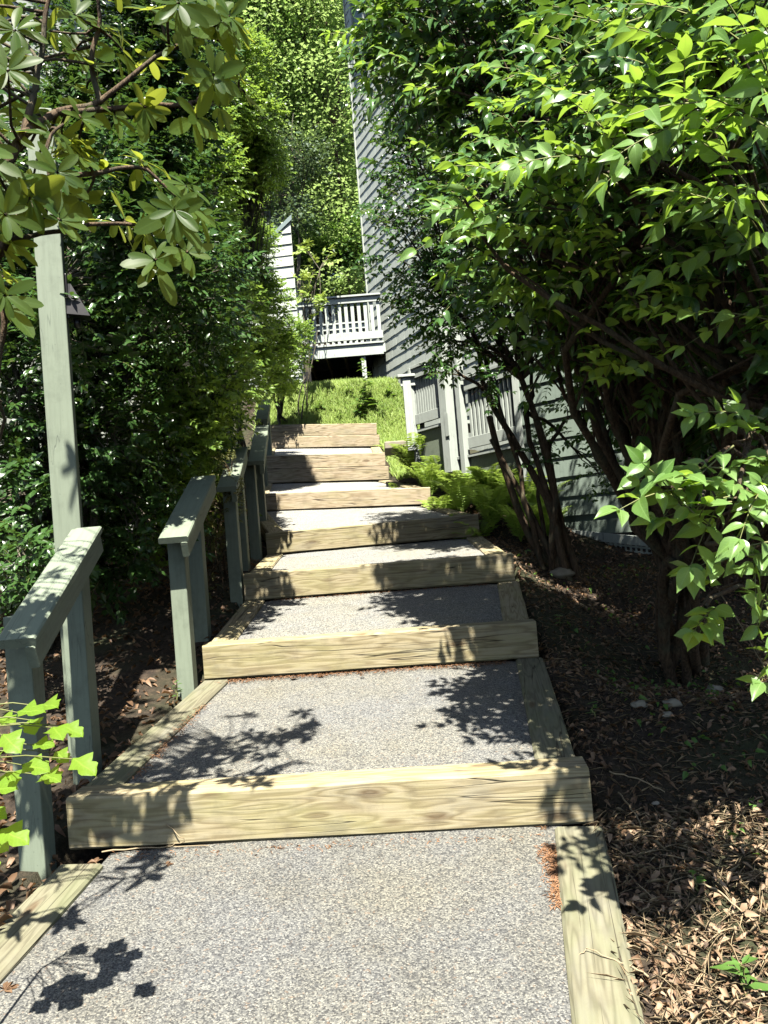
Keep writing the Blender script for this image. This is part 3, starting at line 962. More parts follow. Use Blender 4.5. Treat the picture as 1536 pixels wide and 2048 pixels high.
class Leaves:
    def __init__(s): s.p = []; s.a = []; s.n = []; s.l = []; s.w = []
    def add(s, p, a, n, l, w):
        s.p.append(np.atleast_2d(p)); s.a.append(np.atleast_2d(a)); s.n.append(np.atleast_2d(n)); s.l.append(np.atleast_1d(l)); s.w.append(np.atleast_1d(w))
    def build(s, name, mat, parent, kind='mid', droop=.25, fold=.25, seed=0, wave=.0, extra=None):
        r = np.random.default_rng(seed)
        p = np.concatenate(s.p); a = unit(np.concatenate(s.a)); n = np.concatenate(s.n)
        l = np.concatenate(s.l); w = np.concatenate(s.w)
        side = unit(np.cross(n, a)); n = np.cross(a, side)
        V, F = leaf_tpl(kind)
        m = len(p); u = V[:, 0]; v = V[:, 1]
        dr = (droop * r.uniform(.3, 1.7, m))[:, None]
        ln = l[:, None]; wd = w[:, None]
        up = np.abs(v)[None] * wd * fold * r.uniform(.2, 1.6, m)[:, None] - dr * (u ** 2)[None] * ln
        if wave: up = up + wave * wd * np.sin(u[None] * 9 + r.uniform(0, 6, m)[:, None]) * v[None]
        X = p[:, None, :] + a[:, None, :] * (u[None] * ln)[:, :, None] + side[:, None, :] * (v[None] * wd)[:, :, None] + n[:, None, :] * up[:, :, None]
        X = X.reshape(-1, 3)
        k_ = len(V)
        flat = np.concatenate([np.array(f) for f in F]); tot = np.array([len(f) for f in F])
        ff = (flat[None] + (np.arange(m) * k_)[:, None]).ravel()
        uv = np.tile(V, (m, 1)) if kind in ('near', 'round') else None
        totals = np.tile(tot, m)
        if extra:                                    # the fine twigs that carry the leaves
            tv, tf = tubes(extra, 3); nl_0 = len(totals)
            ff = np.concatenate([ff, tf.ravel() + len(X)]); totals = np.concatenate([totals, np.full(len(tf), 4)])
            X = np.concatenate([X, tv])
            if uv is not None: uv = np.concatenate([uv, np.zeros((len(tv), 2))])
        me = mesh_np(name, X, ff, totals, uv)
        if extra:
            mi_ = np.zeros(len(totals), np.int32); mi_[nl_0:] = 1
            me.materials.append(mat); me.materials.append(TWIG); me.polygons.foreach_set('material_index', mi_)
            mat = None
        if kind != 'far': me.polygons.foreach_set('use_smooth', np.ones(len(me.polygons), bool))
        o = link(name, me, mat, None)
        if parent is not None:
            o.parent = parent; o.matrix_parent_inverse = Matrix.Translation(-parent.location)
        return o


def tubes(polys, sides=4):
    """many thin tubes in one mesh: polys = list of (pts Nx3, radii N)"""
    Vs = []; Fs = []; n0 = 0
    for pts, rad in polys:
        pts = np.asarray(pts, float); n = len(pts)
        d = np.gradient(pts, axis=0) if n > 1 else np.array([[0, 0, 1.]])
        d = unit(d); ref = np.array([.31, .2, .93])
        a = unit(np.cross(d, ref)); b = np.cross(d, a)
        t = np.arange(sides) * 2 * math.pi / sides
        ring = pts[:, None] + (a[:, None] * np.cos(t)[None, :, None] + b[:, None] * np.sin(t)[None, :, None]) * np.asarray(rad)[:, None, None]
        Vs.append(ring.reshape(-1, 3))
        i = np.arange(n - 1)[:, None] * sides; k_ = np.arange(sides)[None]; k2 = (k_ + 1) % sides
        Fs.append((np.stack([i + k_, i + k2, i + sides + k2, i + sides + k_], -1).reshape(-1, 4)) + n0)
        n0 += n * sides
    V = np.concatenate(Vs); F = np.concatenate(Fs)
    return V, F


def tube_obj(name, polys, mat, parent, sides=5):
    V, F = tubes(polys, sides)
    me = mesh_np(name, V, F.ravel(), np.full(len(F), 4))
    me.polygons.foreach_set('use_smooth', np.ones(len(me.polygons), bool))
    o = link(name, me, mat, None)
    if parent is not None:
        o.parent = parent; o.matrix_parent_inverse = Matrix.Translation(-parent.location)
    return o


def curve(a, b, n, bend, r):
    """a wandering path from a to b"""
    a = np.array(a, float); b = np.array(b, float); t = np.linspace(0, 1, n)[:, None]
    L = np.linalg.norm(b - a)
    off = r.normal(0, 1, 3) * bend * L
    p = a + (b - a) * t + off * np.sin(t * math.pi) + np.array([0, 0, bend * L * .7]) * np.sin(t * math.pi)
    p[1:-1] += r.normal(0, .012 * L, (n - 2, 3))
    return p


def shrub(name, label, cat, base, boughs, leaf, mat, bark, kind='mid', seed=1, bias=(-.3, -.35, .35), group=None,
          stems=6, stem_r=.03, twig=(.18, .34), pairs=(4, 7), flat=.6, droop=.3, spread=.12, fill=.25, fork=.35, leafkind_w=.36, trunk_h=.5, dens=1.0):
    r = np.random.default_rng(seed)
    base = np.array(base, float)
    e = empty(name, Vector(base), label, cat, group)
    polys = []; tw = []
    # stems rising from the ground
    heads = []
    cs = [np.array(P(*b[:3])) if not isinstance(b[0], Vector) else np.array(b[0]) for b in boughs]
    cen = np.mean(cs, axis=0)
    for i in range(stems):
        a_ = r.uniform(0, 2 * math.pi)
        st = base + np.array([math.cos(a_), math.sin(a_), 0]) * spread * r.uniform(.2, 1)
        tgt = cs[i % len(cs)]
        hd = base + (tgt - base) * fork * r.uniform(.7, 1.3); hd[2] = base[2] + trunk_h * r.uniform(.8, 1.5) + .15 * (tgt[2] - base[2])
        st[2] -= .15
        c = curve(st, hd, 7, .05, r)
        rr = stem_r * r.uniform(.7, 1.2)
        polys.append((c, np.linspace(rr * 1.15, rr * .8, 7))); heads.append((hd, rr * .8))
    L = Leaves()
    for bi, bgh in enumerate(boughs):
        c = cs[bi]; rad = np.array((bgh[3],) * 3); nt = int(bgh[4] * dens)
        hd, hr_ = heads[int(np.argmin([np.linalg.norm(h[0] - c) + r.uniform(0, .5) for h in heads]))]
        limb = curve(hd, c, 8, .08, r)
        polys.append((limb, np.linspace(hr_, .006, 8)))
        d = unit(r.normal(0, 1, (nt, 3)) + np.array([0, -.25, .2]))
        rr = r.uniform(0, 1, nt); rr = np.where(r.uniform(0, 1, nt) < fill, rr ** .6, .78 + .3 * rr)
        pos = c + d * rr[:, None] * rad
        dirs = unit(d * .8 + np.array(bias) + r.normal(0, .35, (nt, 3)))
        for j in range(nt):
            Lt = r.uniform(*twig); dr = dirs[j]
            n_ = int(r.integers(pairs[0], pairs[1] + 1))
            s0 = pos[j] - dr * Lt * .6
            t = np.linspace(.15, 1, n_)
            sag = np.array([0, 0, -1.0]) * .25 * Lt
            pts = s0 + dr * (t * Lt)[:, None] + sag * (t ** 2)[:, None]
            if j % 4 == 0:
                k_ = int(r.integers(3, 7))
                polys.append((curve(limb[k_], s0, 4, .06, r), np.linspace(.007, .003, 4)))
            if kind == 'near' or j % 3 == 0:
                tw.append((np.concatenate([[s0], pts]), np.linspace(.0035, .0012, n_ + 1) * (1 if kind != 'near' else 1.1)))
            up = unit(np.array([0, 0, 1.0]) + r.normal(0, .3, 3) + np.array([.05, -.45, 0]))
            lat = unit(np.cross(dr, up))
            for sgn in (-1, 1):
                ax = unit(dr * r.uniform(.45, .8) + lat * sgn * 1.0 + r.normal(0, .16, (n_, 3)) + np.array([0, 0, -.18]))
                nn = up + r.normal(0, .42, (n_, 3))
                ll = leaf * r.uniform(.65, 1.15, n_) * (1 - .25 * np.abs(t - .55))
                L.add(pts, ax, nn, ll, ll * leafkind_w * r.uniform(.45, .6, n_))
            ll = leaf * r.uniform(.7, 1.0)
            L.add(pts[-1], dr + np.array([0, 0, -.1]), up + r.normal(0, .2, 3), ll, ll * leafkind_w * .5)
    tube_obj('stems', polys, bark, e, 6)
    L.build('foliage', mat, e, kind, droop=droop, seed=seed, fold=.3, wave=.08 if kind == 'near' else 0, extra=tw)
    return e


bg1 = on_ground(1375, 1335, 5.6)
shrub('flowering_shrub', 'large broad leaved shrub nearest on the right, with thick forked brown stems', 'shrub', bg1,
      [(1480, 60, 2.5, .36, 30), (1310, 140, 2.8, .40, 36), (1420, 300, 3.0, .50, 48), (1190, 240, 3.4, .45, 46), (1500, 480, 3.3, .5, 48),
       (1330, 470, 3.7, .55, 60), (1160, 420, 3.9, .45, 52), (1000, 390, 3.7, .28, 24), (1200, 590, 4.3, .5, 56), (1400, 640, 4.0, .5, 50),
       (1060, 540, 4.6, .5, 52), (1080, 130, 4.2, .5, 52), (940, 130, 4.6, .5, 50), (1010, 260, 4.6, .5, 46), (1480, 200, 4.2, .8, 70),
       (1250, 20, 4.4, .7, 70), (1300, 330, 4.8, .7, 60), (1490, -150, 3.2, .6, 50), (1200, -160, 4.0, .8, 60), (1600, 300, 3.2, .7, 50),
       (860, 30, 5.0, .5, 60), (790, 110, 5.2, .3, 30), (960, 10, 4.6, .6, 60), (1090, -40, 4.4, .7, 60), (1760, 700, 2.9, .42, 40), (1740, 860, 3.2, .42, 40), (1850, 520, 2.9, .5, 40), (1900, 900, 2.9, .45, 40), (1800, 1000, 3.4, .4, 30), (1300, 650, 4.7, .45, 46), (1430, 760, 4.8, .45, 40), (1210, 700, 5.2, .4, 34), (1500, 790, 4.3, .4, 34), (1340, 800, 5.2, .35, 30), (1250, 620, 5.4, .5, 50), (1480, 640, 4.9, .5, 40), (1420, 880, 5.0, .35, 20), (1650, 560, 3.3, .4, 44), (1640, 780, 3.7, .3, 34), (1740, 640, 2.8, .35, 40), (1300, -260, 4.0, .7, 70), (1000, -240, 4.6, .6, 60), (1480, -380, 3.6, .6, 60)],  # boughs beyond right and top of the view added to cast shade
      .086, LEAF_BUSH_NEAR, BARK, 'near', 3, droop=.45, dens=1.5, bias=(-.55, -.35, .30), stems=7, stem_r=.042, twig=(.2, .36), pairs=(4, 6), leafkind_w=.48, trunk_h=.3, spread=.22, fork=.26)
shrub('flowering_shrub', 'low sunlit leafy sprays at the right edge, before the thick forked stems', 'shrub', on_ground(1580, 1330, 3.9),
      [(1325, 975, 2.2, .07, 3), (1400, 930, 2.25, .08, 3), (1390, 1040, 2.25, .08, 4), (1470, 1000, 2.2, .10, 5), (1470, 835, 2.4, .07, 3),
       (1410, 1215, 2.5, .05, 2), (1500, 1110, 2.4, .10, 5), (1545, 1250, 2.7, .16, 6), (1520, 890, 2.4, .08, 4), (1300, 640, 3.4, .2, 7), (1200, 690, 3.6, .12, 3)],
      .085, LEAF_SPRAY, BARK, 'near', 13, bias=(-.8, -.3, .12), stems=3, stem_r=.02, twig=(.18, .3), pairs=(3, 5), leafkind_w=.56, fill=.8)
bg2 = on_ground(1120, 1145, 8.2)
shrub('flowering_shrub', 'dark multi stemmed shrub standing beyond the ferns in front of the porch', 'shrub', bg2,
      [(800, 180, 7.8, .55, 90), (960, 180, 7.6, .8, 140), (900, 330, 7.4, .75, 140), (820, 330, 7.6, .4, 60), (850, 470, 7.4, .62, 120),
       (1000, 420, 7.2, .7, 110), (960, 580, 7.3, .62, 120), (870, 600, 7.5, .4, 70), (1080, 560, 7.4, .7, 90), (900, 680, 7.3, .26, 30), (1010, 690, 7.6, .28, 24),
       (1120, 700, 7.8, .5, 50), (1180, 820, 7.8, .4, 30), (970, 760, 7.0, .14, 6), (880, 735, 7.0, .12, 5), (1070, 900, 7.6, .22, 10), (1150, 300, 7.0, .7, 100), (1300, 500, 7.0, .8, 90), (1200, 950, 7.8, .25, 10)],
      .066, LEAF_BUSH, BARK, 'mid', 5, dens=1.35, bias=(-.45, -.35, .2), stems=9, stem_r=.032, leafkind_w=.52, trunk_h=.9, fork=.42, spread=.2, twig=(.2, .4), pairs=(5, 8))

# the hedge on the left
hedge = [
    ('tall dense shrub behind the lamp post on the left, with pale gnarled stems', on_ground(95, 1290, 5.6),
     [(200, 130, 6.6, .6, 90), (330, 130, 6.9, .55, 80), (80, 360, 6.3, .6, 80), (230, 290, 6.6, .62, 95), (330, 240, 7.0, .48, 80), (300, 420, 6.8, .62, 90),
      (60, 560, 6.0, .5, 60), (200, 560, 6.4, .5, 70), (40, 760, 5.8, .45, 40), (230, 720, 6.3, .5, 50), (30, 1000, 5.4, .3, 24), (60, 1130, 5.0, .3, 26), (250, 860, 6.2, .45, 30), (130, 920, 6.0, .4, 30), (300, 1050, 6.4, .4, 26), (300, 10, 6.9, .6, 60), (-60, 400, 5.6, .8, 50), (300, 500, 5.0, .4, 46), (390, 560, 5.6, .42, 50), (240, 400, 4.9, .4, 40), (410, 660, 6.3, .3, 34), (150, 640, 5.0, .35, 30)], 21),
    ('middle shrub of the left hedge, overhanging the second and third handrails', on_ground(330, 1120, 7.9),
     [(395, 350, 8.2, .5, 90), (400, 230, 8.8, .35, 50), (370, 480, 8.0, .5, 90), (415, 450, 8.6, .35, 70), (350, 600, 7.6, .6, 90), (420, 610, 8.3, .5, 100), (330, 740, 7.4, .5, 70),
      (430, 760, 8.0, .5, 90), (350, 870, 7.4, .4, 50), (410, 860, 8.0, .3, 44), (400, 960, 7.6, .3, 30), (300, 960, 7.2, .35, 24), (330, 1080, 7.2, .3, 16)], 22),
    ('light green hedge shrub next to the shed roofed house, its right side in sun', on_ground(470, 900, 12.2),
     [(450, 300, 11.5, .5, 130), (460, 400, 12.0, .48, 130), (430, 480, 11.0, .4, 80), (490, 510, 12.3, .45, 130), (530, 600, 12.6, .38, 110), (480, 640, 11.6, .55, 120), (548, 690, 12.8, .36, 100), (500, 740, 12.2, .45, 100),
      (560, 765, 13.2, .2, 30), (440, 720, 11.2, .4, 70), (510, 470, 13.0, .3, 60),
      (500, 230, 10.5, .42, 120), (515, 330, 11.0, .38, 110), (480, 130, 10.5, .45, 110), (450, 210, 10.0, .42, 90)], 23),
    ('small forked shrub at the top of the steps, left edge of the grass slope', on_ground(562, 842, 15.9),
     [(555, 740, 15.6, .42, 80), (530, 700, 15.4, .4, 60), (588, 705, 15.8, .3, 50), (590, 660, 15.6, .3, 46), (580, 770, 15.8, .2, 20)], 24)]
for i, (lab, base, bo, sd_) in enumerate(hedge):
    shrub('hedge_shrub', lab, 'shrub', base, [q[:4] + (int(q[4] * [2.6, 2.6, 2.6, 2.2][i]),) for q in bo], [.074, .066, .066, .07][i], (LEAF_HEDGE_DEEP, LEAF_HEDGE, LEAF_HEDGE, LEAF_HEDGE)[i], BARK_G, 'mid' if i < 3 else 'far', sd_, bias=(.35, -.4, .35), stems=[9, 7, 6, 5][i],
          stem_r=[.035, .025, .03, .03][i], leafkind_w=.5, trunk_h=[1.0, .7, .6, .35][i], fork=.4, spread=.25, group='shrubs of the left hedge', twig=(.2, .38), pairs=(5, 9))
back_row = [('dark inner shrub against the pale house wall at the far left', on_ground(-60, 1150, 6.6), [(-40, 620, 6.6, .8, 200), (40, 900, 6.6, .6, 170), (140, 700, 7.0, .7, 190), (180, 980, 6.9, .5, 150), (-20, 1050, 6.2, .5, 130), (60, 480, 7.2, .7, 180), (200, 1120, 6.6, .35, 70)], 25),
            ('dark inner shrub deep in the left hedge behind the second handrail', on_ground(280, 1080, 8.6), [(240, 440, 8.2, .8, 210), (330, 640, 8.4, .8, 220), (260, 860, 8.2, .7, 210), (340, 960, 8.4, .6, 190), (150, 320, 8.0, .8, 180), (390, 800, 9.0, .6, 170), (420, 1000, 8.8, .4, 90), (200, 1000, 7.8, .5, 130)], 26),
            ('dark inner shrub deep in the left hedge beside the upper steps', on_ground(450, 960, 10.8), [(320, 280, 10.4, .8, 200), (350, 480, 10.6, .8, 220), (380, 680, 10.4, .6, 170), (420, 800, 11.2, .4, 120), (430, 900, 11.4, .35, 80), (330, 130, 10.0, .9, 150), (400, 190, 12.8, .4, 60)], 27)]
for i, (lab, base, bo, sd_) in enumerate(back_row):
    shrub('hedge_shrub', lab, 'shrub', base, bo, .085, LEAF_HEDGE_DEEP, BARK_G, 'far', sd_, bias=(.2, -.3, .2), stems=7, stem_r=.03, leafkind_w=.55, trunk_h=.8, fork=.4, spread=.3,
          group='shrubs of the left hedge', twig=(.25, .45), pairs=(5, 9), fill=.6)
shrub('flowering_shrub', 'dark shrub behind the thick forked stems, close to the clapboard wall', 'shrub', on_ground(1500, 1180, 7.0),
      [(1430, 420, 6.2, .8, 180), (1520, 650, 5.8, .6, 130), (1380, 650, 6.4, .6, 120), (1560, 300, 5.6, .9, 170), (1250, 300, 6.3, .8, 160), (1300, 100, 6.0, .9, 160), (1500, 60, 5.6, .9, 170), (1480, 830, 6.0, .5, 110), (1540, 980, 5.6, .4, 60), (1350, 820, 6.6, .5, 110), (1280, 720, 6.8, .5, 110), (1420, 960, 6.4, .35, 60), (1230, 560, 6.8, .6, 120)],
      .09, LEAF_BUSH, BARK, 'mid', 28, dens=1.7, bias=(-.4, -.3, .2), stems=8, stem_r=.04, leafkind_w=.52, trunk_h=.9, fork=.4, spread=.3, twig=(.25, .45), pairs=(5, 8), fill=.5)
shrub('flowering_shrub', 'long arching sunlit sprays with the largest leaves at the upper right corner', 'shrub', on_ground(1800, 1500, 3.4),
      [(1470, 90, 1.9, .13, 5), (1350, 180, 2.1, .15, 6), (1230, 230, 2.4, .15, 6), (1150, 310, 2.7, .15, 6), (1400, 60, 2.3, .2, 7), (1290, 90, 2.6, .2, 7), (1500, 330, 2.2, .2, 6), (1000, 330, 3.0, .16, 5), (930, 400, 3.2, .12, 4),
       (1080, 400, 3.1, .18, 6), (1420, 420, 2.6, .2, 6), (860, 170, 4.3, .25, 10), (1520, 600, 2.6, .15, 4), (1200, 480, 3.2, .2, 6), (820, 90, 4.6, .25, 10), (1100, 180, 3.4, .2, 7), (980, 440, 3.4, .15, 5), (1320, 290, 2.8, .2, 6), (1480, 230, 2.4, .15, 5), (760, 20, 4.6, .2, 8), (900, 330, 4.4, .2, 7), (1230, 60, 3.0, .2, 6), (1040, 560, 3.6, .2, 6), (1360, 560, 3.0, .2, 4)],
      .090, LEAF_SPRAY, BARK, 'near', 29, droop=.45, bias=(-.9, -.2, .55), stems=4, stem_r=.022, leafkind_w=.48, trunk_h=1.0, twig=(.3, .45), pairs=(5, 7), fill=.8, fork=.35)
shrub('juniper_shrub', 'olive brown juniper sprig hanging over the third handrail', 'shrub', on_ground(440, 1160, 7.4),
      [(440, 1010, 7.2, .22, 70), (415, 1080, 7.2, .2, 50), (470, 980, 7.0, .12, 26), (450, 930, 7.3, .14, 30), (380, 1010, 7.4, .2, 40), (400, 1180, 7.2, .22, 40)],
      .026, mat_leaf('juniper_leaf', (.06, .09, .02), (.16, .15, .04), (.3, .3, .06), .25, .5), BARK, 'far', 31, stems=4, stem_r=.012, twig=(.08, .16), pairs=(5, 8), leafkind_w=.5, trunk_h=.3)


# rhododendron in front on the left
def whorl(L, c, d, n, size, r, spread=1.0, w=.36, droop=0.1):
    d = unit(np.array(d, float)); a = unit(np.cross(d, [.2, .3, .9])); b = np.cross(d, a)
    ph = r.uniform(0, 6.28)
    for i in range(n):
        t = ph + 2 * math.pi * i / n + r.normal(0, .2)
        rad = a * math.cos(t) + b * math.sin(t)
        ax = unit(rad * spread + d * r.uniform(-.1, .7) + np.array([0, 0, -droop]))
        nn = d - rad * .3 + r.normal(0, .15, 3)
        s = size * r.uniform(.65, 1.1)
        L.add(c + rad * .006, ax, nn, s, s * w * .5 * r.uniform(.85, 1.1))


r = np.random.default_rng(41)
rb = P(-260, 900, 3.0); rbg = Vector((rb.x, rb.y, gz(rb.x, rb.y)))
Wp = None
rh = empty('rhododendron', rbg, 'rhododendron with long oval leaves and crooked branches reaching in from the upper left edge', 'shrub')
Wp = [(245, 100, 2.5), (100, 262, 2.3), (62, 232, 2.35), (300, 118, 2.6), (372, 60, 2.5), (432, 30, 2.5), (455, 105, 2.6), (480, 160, 2.65), (490, 190, 2.7), (440, 215, 2.6), (350, 90, 2.5),
      (400, 160, 2.6), (290, 215, 2.5), (395, 235, 2.55), (282, 320, 2.5), (372, 372, 2.5), (330, 440, 2.4), (350, 380, 2.55), (250, 440, 2.4), (375, 505, 2.35), (310, 520, 2.35), (115, 345, 2.2),
      (165, 315, 2.4), (60, 395, 2.1), (15, 140, 2.0), (10, 590, 2.0), (30, 60, 2.2), (150, 30, 2.4), (205, 55, 2.5), (230, 230, 2.5), (200, 340, 2.45), (120, 440, 2.2), (300, 20, 2.5), (-30, 300, 2.0), (470, 60, 2.6), (10, 430, 2.0), (400, 430, 2.55), (180, 130, 2.45)]
Wp = [(a_, b2_, c_ * 1.14) for a_, b2_, c_ in Wp]
for _ in range(20):
    px_, py_ = r.uniform(-20, 500), r.uniform(-20, 480)
    if px_ > 420 and py_ > 230: continue
    if px_ < 190 and py_ > 400: continue
    Wp.append((px_, py_, r.uniform(2.3, 3.0)))
Wp += [(r.uniform(-380, -110), r.uniform(520, 1250), r.uniform(2.2, 2.9)) for _ in range(20)]  # whorls left of the view, here and below, added to shade the rail posts
Wp += [(r.uniform(-320, 30), r.uniform(60, 560), r.uniform(2.3, 3.0)) for _ in range(36)]
Wp += [(r.uniform(-420, 20), r.uniform(-420, 420), r.uniform(2.3, 3.3)) for _ in range(34)] + [(r.uniform(-20, 470), r.uniform(-260, 60), r.uniform(2.6, 3.2)) for _ in range(5)]
L = Leaves(); polys = []
mains = [[(-260, 700, 2.6), (-60, 420, 2.3), (15, 330, 2.2), (50, 262, 2.25), (110, 225, 2.35), (200, 205, 2.45), (330, 100, 2.5), (420, 70, 2.55)],
         [(50, 262, 2.25), (70, 180, 2.3), (85, 100, 2.3), (95, 0, 2.3), (120, -80, 2.3)],
         [(-200, 760, 2.5), (-40, 560, 2.2), (10, 480, 2.15), (60, 400, 2.2), (110, 360, 2.3), (190, 345, 2.4), (290, 330, 2.45), (350, 395, 2.5)],
         [(110, 225, 2.35), (250, 215, 2.5), (350, 210, 2.55), (440, 200, 2.6), (480, 180, 2.65)],
         [(60, 400, 2.2), (85, 450, 2.2), (100, 380, 2.25), (90, 300, 2.25), (120, 250, 2.3)],
         [(10, 480, 2.15), (70, 470, 2.2), (190, 445, 2.3), (320, 450, 2.4), (375, 500, 2.4)],
         [(-60, 640, 2.1), (-10, 560, 2.05), (15, 640, 2.05), (-10, 780, 2.1)],
         [(200, 205, 2.45), (180, 130, 2.45), (200, 40, 2.45), (190, -60, 2.4)]]
nodes = []
for mi, mlist in enumerate(mains):
    pts = np.array([P(q[0], q[1], q[2] * 1.14) for q in mlist])
    t = np.linspace(0, len(pts) - 1, len(pts) * 4)
    sm = np.stack([np.interp(t, range(len(pts)), pts[:, i]) for i in range(3)], 1) + r.normal(0, .004, (len(t), 3))
    sm[1:-1] = (sm[:-2] + sm[1:-1] * 2 + sm[2:]) / 4
    r0 = [.024, .014, .018, .012, .010, .009, .02, .012][mi]
    polys.append((sm, np.linspace(r0, .005, len(sm)))); nodes += [tuple(q) for q in sm[2:]]
polys.append((np.array([rbg, rbg + Vector((.1, 0, .6)), Vector(P(-260, 700, 2.6))]), np.array([.04, .035, .026])))
nodes = np.array(nodes)
for (px, py, z) in Wp:
    c = np.array(P(px, py, z)); k_ = int(np.argmin(np.linalg.norm(nodes - c, axis=1)))
    polys.append((curve(nodes[k_], c, 5, .08, r), np.linspace(.006, .0035, 5)))
    d = unit(c - nodes[k_] + np.array([.1, -.1, .06]) + r.normal(0, .04, 3))
    whorl(L, c, d, int(r.integers(7, 12)), .098, r, spread=1.1, w=.36, droop=r.uniform(-.1, .5))
    if r.uniform() < .4: whorl(L, c - d * .03, d, 4, .135, r, spread=1.0, w=.38, droop=.8)
tube_obj('branches', polys, BARK, rh, 7)
L.build('foliage', LEAF_RHODO, rh, 'round', droop=.12, fold=.18, seed=4)

# lime sapling at the lower left edge with lobed leaves
LOBE = [(0, .05), (.12, .30), (.28, .62), (.40, 1.0), (.50, .80), (.56, .52), (.66, .60), (.76, .66), (.86, .40), (.94, .22)]


def lobed_leaf(g_, base, ax, nrm, size, r):
    ax = Vector(ax).normalized(); sd = Vector(nrm).cross(ax).normalized(); nn = ax.cross(sd)
    n0 = len(g_.v)
    for (u, w) in LOBE + [(1.0, 0.02)]:
        for v in (-1, -.5, 0, .5, 1):
            wob = 1 + .12 * math.sin(u * 17 + v * 3)
            p = base + ax * (u * size) + sd * (v * w * wob * size * .48) + nn * size * (.10 * abs(v) * w - .22 * u * u + .03 * math.sin(u * 11 + v * 4))
            g_.v.append(tuple(p))
    for i in range(len(LOBE)):
        for j in range(4):
            a = n0 + i * 5 + j; g_.f.append((a, a + 1, a + 6, a + 5))


sb_ = P(-40, 1800, 2.5)
sap = empty('sapling', Vector((sb_.x, sb_.y, gz(sb_.x, sb_.y))), 'lime green sapling with lobed leaves at the lower left, before the first railing post', 'sapling')
g = Geo(); r2 = random.Random(5); polys = []
stem_top = P(-30, 1400, 2.35)
sapl = [(60, 1425, 1, .10), (105, 1412, 1, .11), (85, 1440, -1, .09), (130, 1455, 1, .09), (150, 1452, 1, .085), (30, 1470, -1, .10), (20, 1440, 1, .09), (90, 1490, 1, .08), (135, 1505, 1, .075),
        (170, 1518, 1, .10), (70, 1530, 1, .10), (15, 1515, -1, .1), (110, 1550, 1, .10), (40, 1545, 1, .09), (5, 1580, 1, .09), (25, 1660, 1, .11), (10, 1690, 1, .09), (-20, 1620, 1, .1), (-10, 1720, 1, .09)]
V2 = []; F2 = []
for i, (px, py, s, sz) in enumerate(sapl):
    z = 2.3 + r2.uniform(-.12, .12)
    b0 = P(px - 25, py, z)
    ax = Vector((1.0 * s + r2.uniform(-.3, .3), -.5 + r2.uniform(-.5, .3), r2.uniform(-.25, .25)))
    if s < 0: ax.x = abs(ax.x) * .3
    lobed_leaf(g, b0, ax, (r2.uniform(-.2, .2), -.45, 1), sz * .95, r2)
    root = stem_top.lerp(Vector((sb_.x, sb_.y, sb_.z)), min(1, max(0, (py - 1400) / 420)))
    polys.append((np.array([root, (root + b0) / 2 + Vector((0, 0, .01)), b0]), np.array([.0025, .002, .0015])))
polys.append((np.array([Vector((sb_.x, sb_.y, sap.location.z - .05)), sb_.lerp(stem_top, .5), stem_top]), np.array([.007, .005, .003])))
# give every vertex a leaf uv for the veins
me = bpy.data.meshes.new('foliage'); me.from_pydata(g.v, [], g.f)
uvl = me.uv_layers.new(name='leafuv'); per = (len(LOBE) + 1) * 5
us_ = [q[0] for q in LOBE] + [1.0]
for lp_ in me.loops:
    i_ = lp_.vertex_index % per; uvl.data[lp_.index].uv = (us_[i_ // 5], (-1, -.5, 0, .5, 1)[i_ % 5])
me.polygons.foreach_set('use_smooth', [True] * len(me.polygons))
o = link('foliage', me, LEAF_SAP, None); o.parent = sap; o.matrix_parent_inverse = Matrix.Translation(-sap.location)
tube_obj('stem', polys, TWIG, sap, 5)


# ferns
def fern(base, nf, length, seed, lab, squash=1.0):
    r = np.random.default_rng(seed)
    e = empty('fern', Vector(base), lab, 'fern', 'ferns right of the steps')
    L = Leaves(); polys = []
    for i in range(nf):
        az = 2 * math.pi * i / nf + r.normal(0, .25); ln = length * r.uniform(.7, 1.15)
        out = np.array([math.cos(az), math.sin(az), 0])
        n_ = 26; t = np.linspace(0, 1, n_)
        lean = r.uniform(.4, .85)
        pts = np.array(base) + out * (ln * lean * t ** 1.2)[:, None] + np.array([0, 0, 1]) * (ln * (1.45 * t - .72 * t ** 2.4) * squash)[:, None]
        polys.append((pts, np.linspace(.003, .001, n_)))
        d = unit(np.gradient(pts, axis=0)); lat = unit(np.cross(d, [0, 0, 1.0])); nn = np.cross(lat, d)
        w = np.sin(np.clip(t * 1.02 + .03, 0, 1) * math.pi) ** .6 * (1 - t * .55) * ln * .26
        for s in (-1, 1):
            for half in (0, .5):
                o_ = d * (half * ln / n_)[..., None] if False else d * (half * ln / n_)
                sel = slice(3, n_ - (1 if half else 0))
                L.add((pts + o_)[sel], (lat * s + d * .25 + r.normal(0, .06, (n_, 3)))[sel], (nn + r.normal(0, .15, (n_, 3)))[sel], w[sel], np.full(n_, ln * .0075)[sel] + w[sel] * .025)
    tube_obj('stalks', polys, FERN, e, 3)
    L.build('fronds', FERN, e, 'mid', droop=.15, seed=seed)


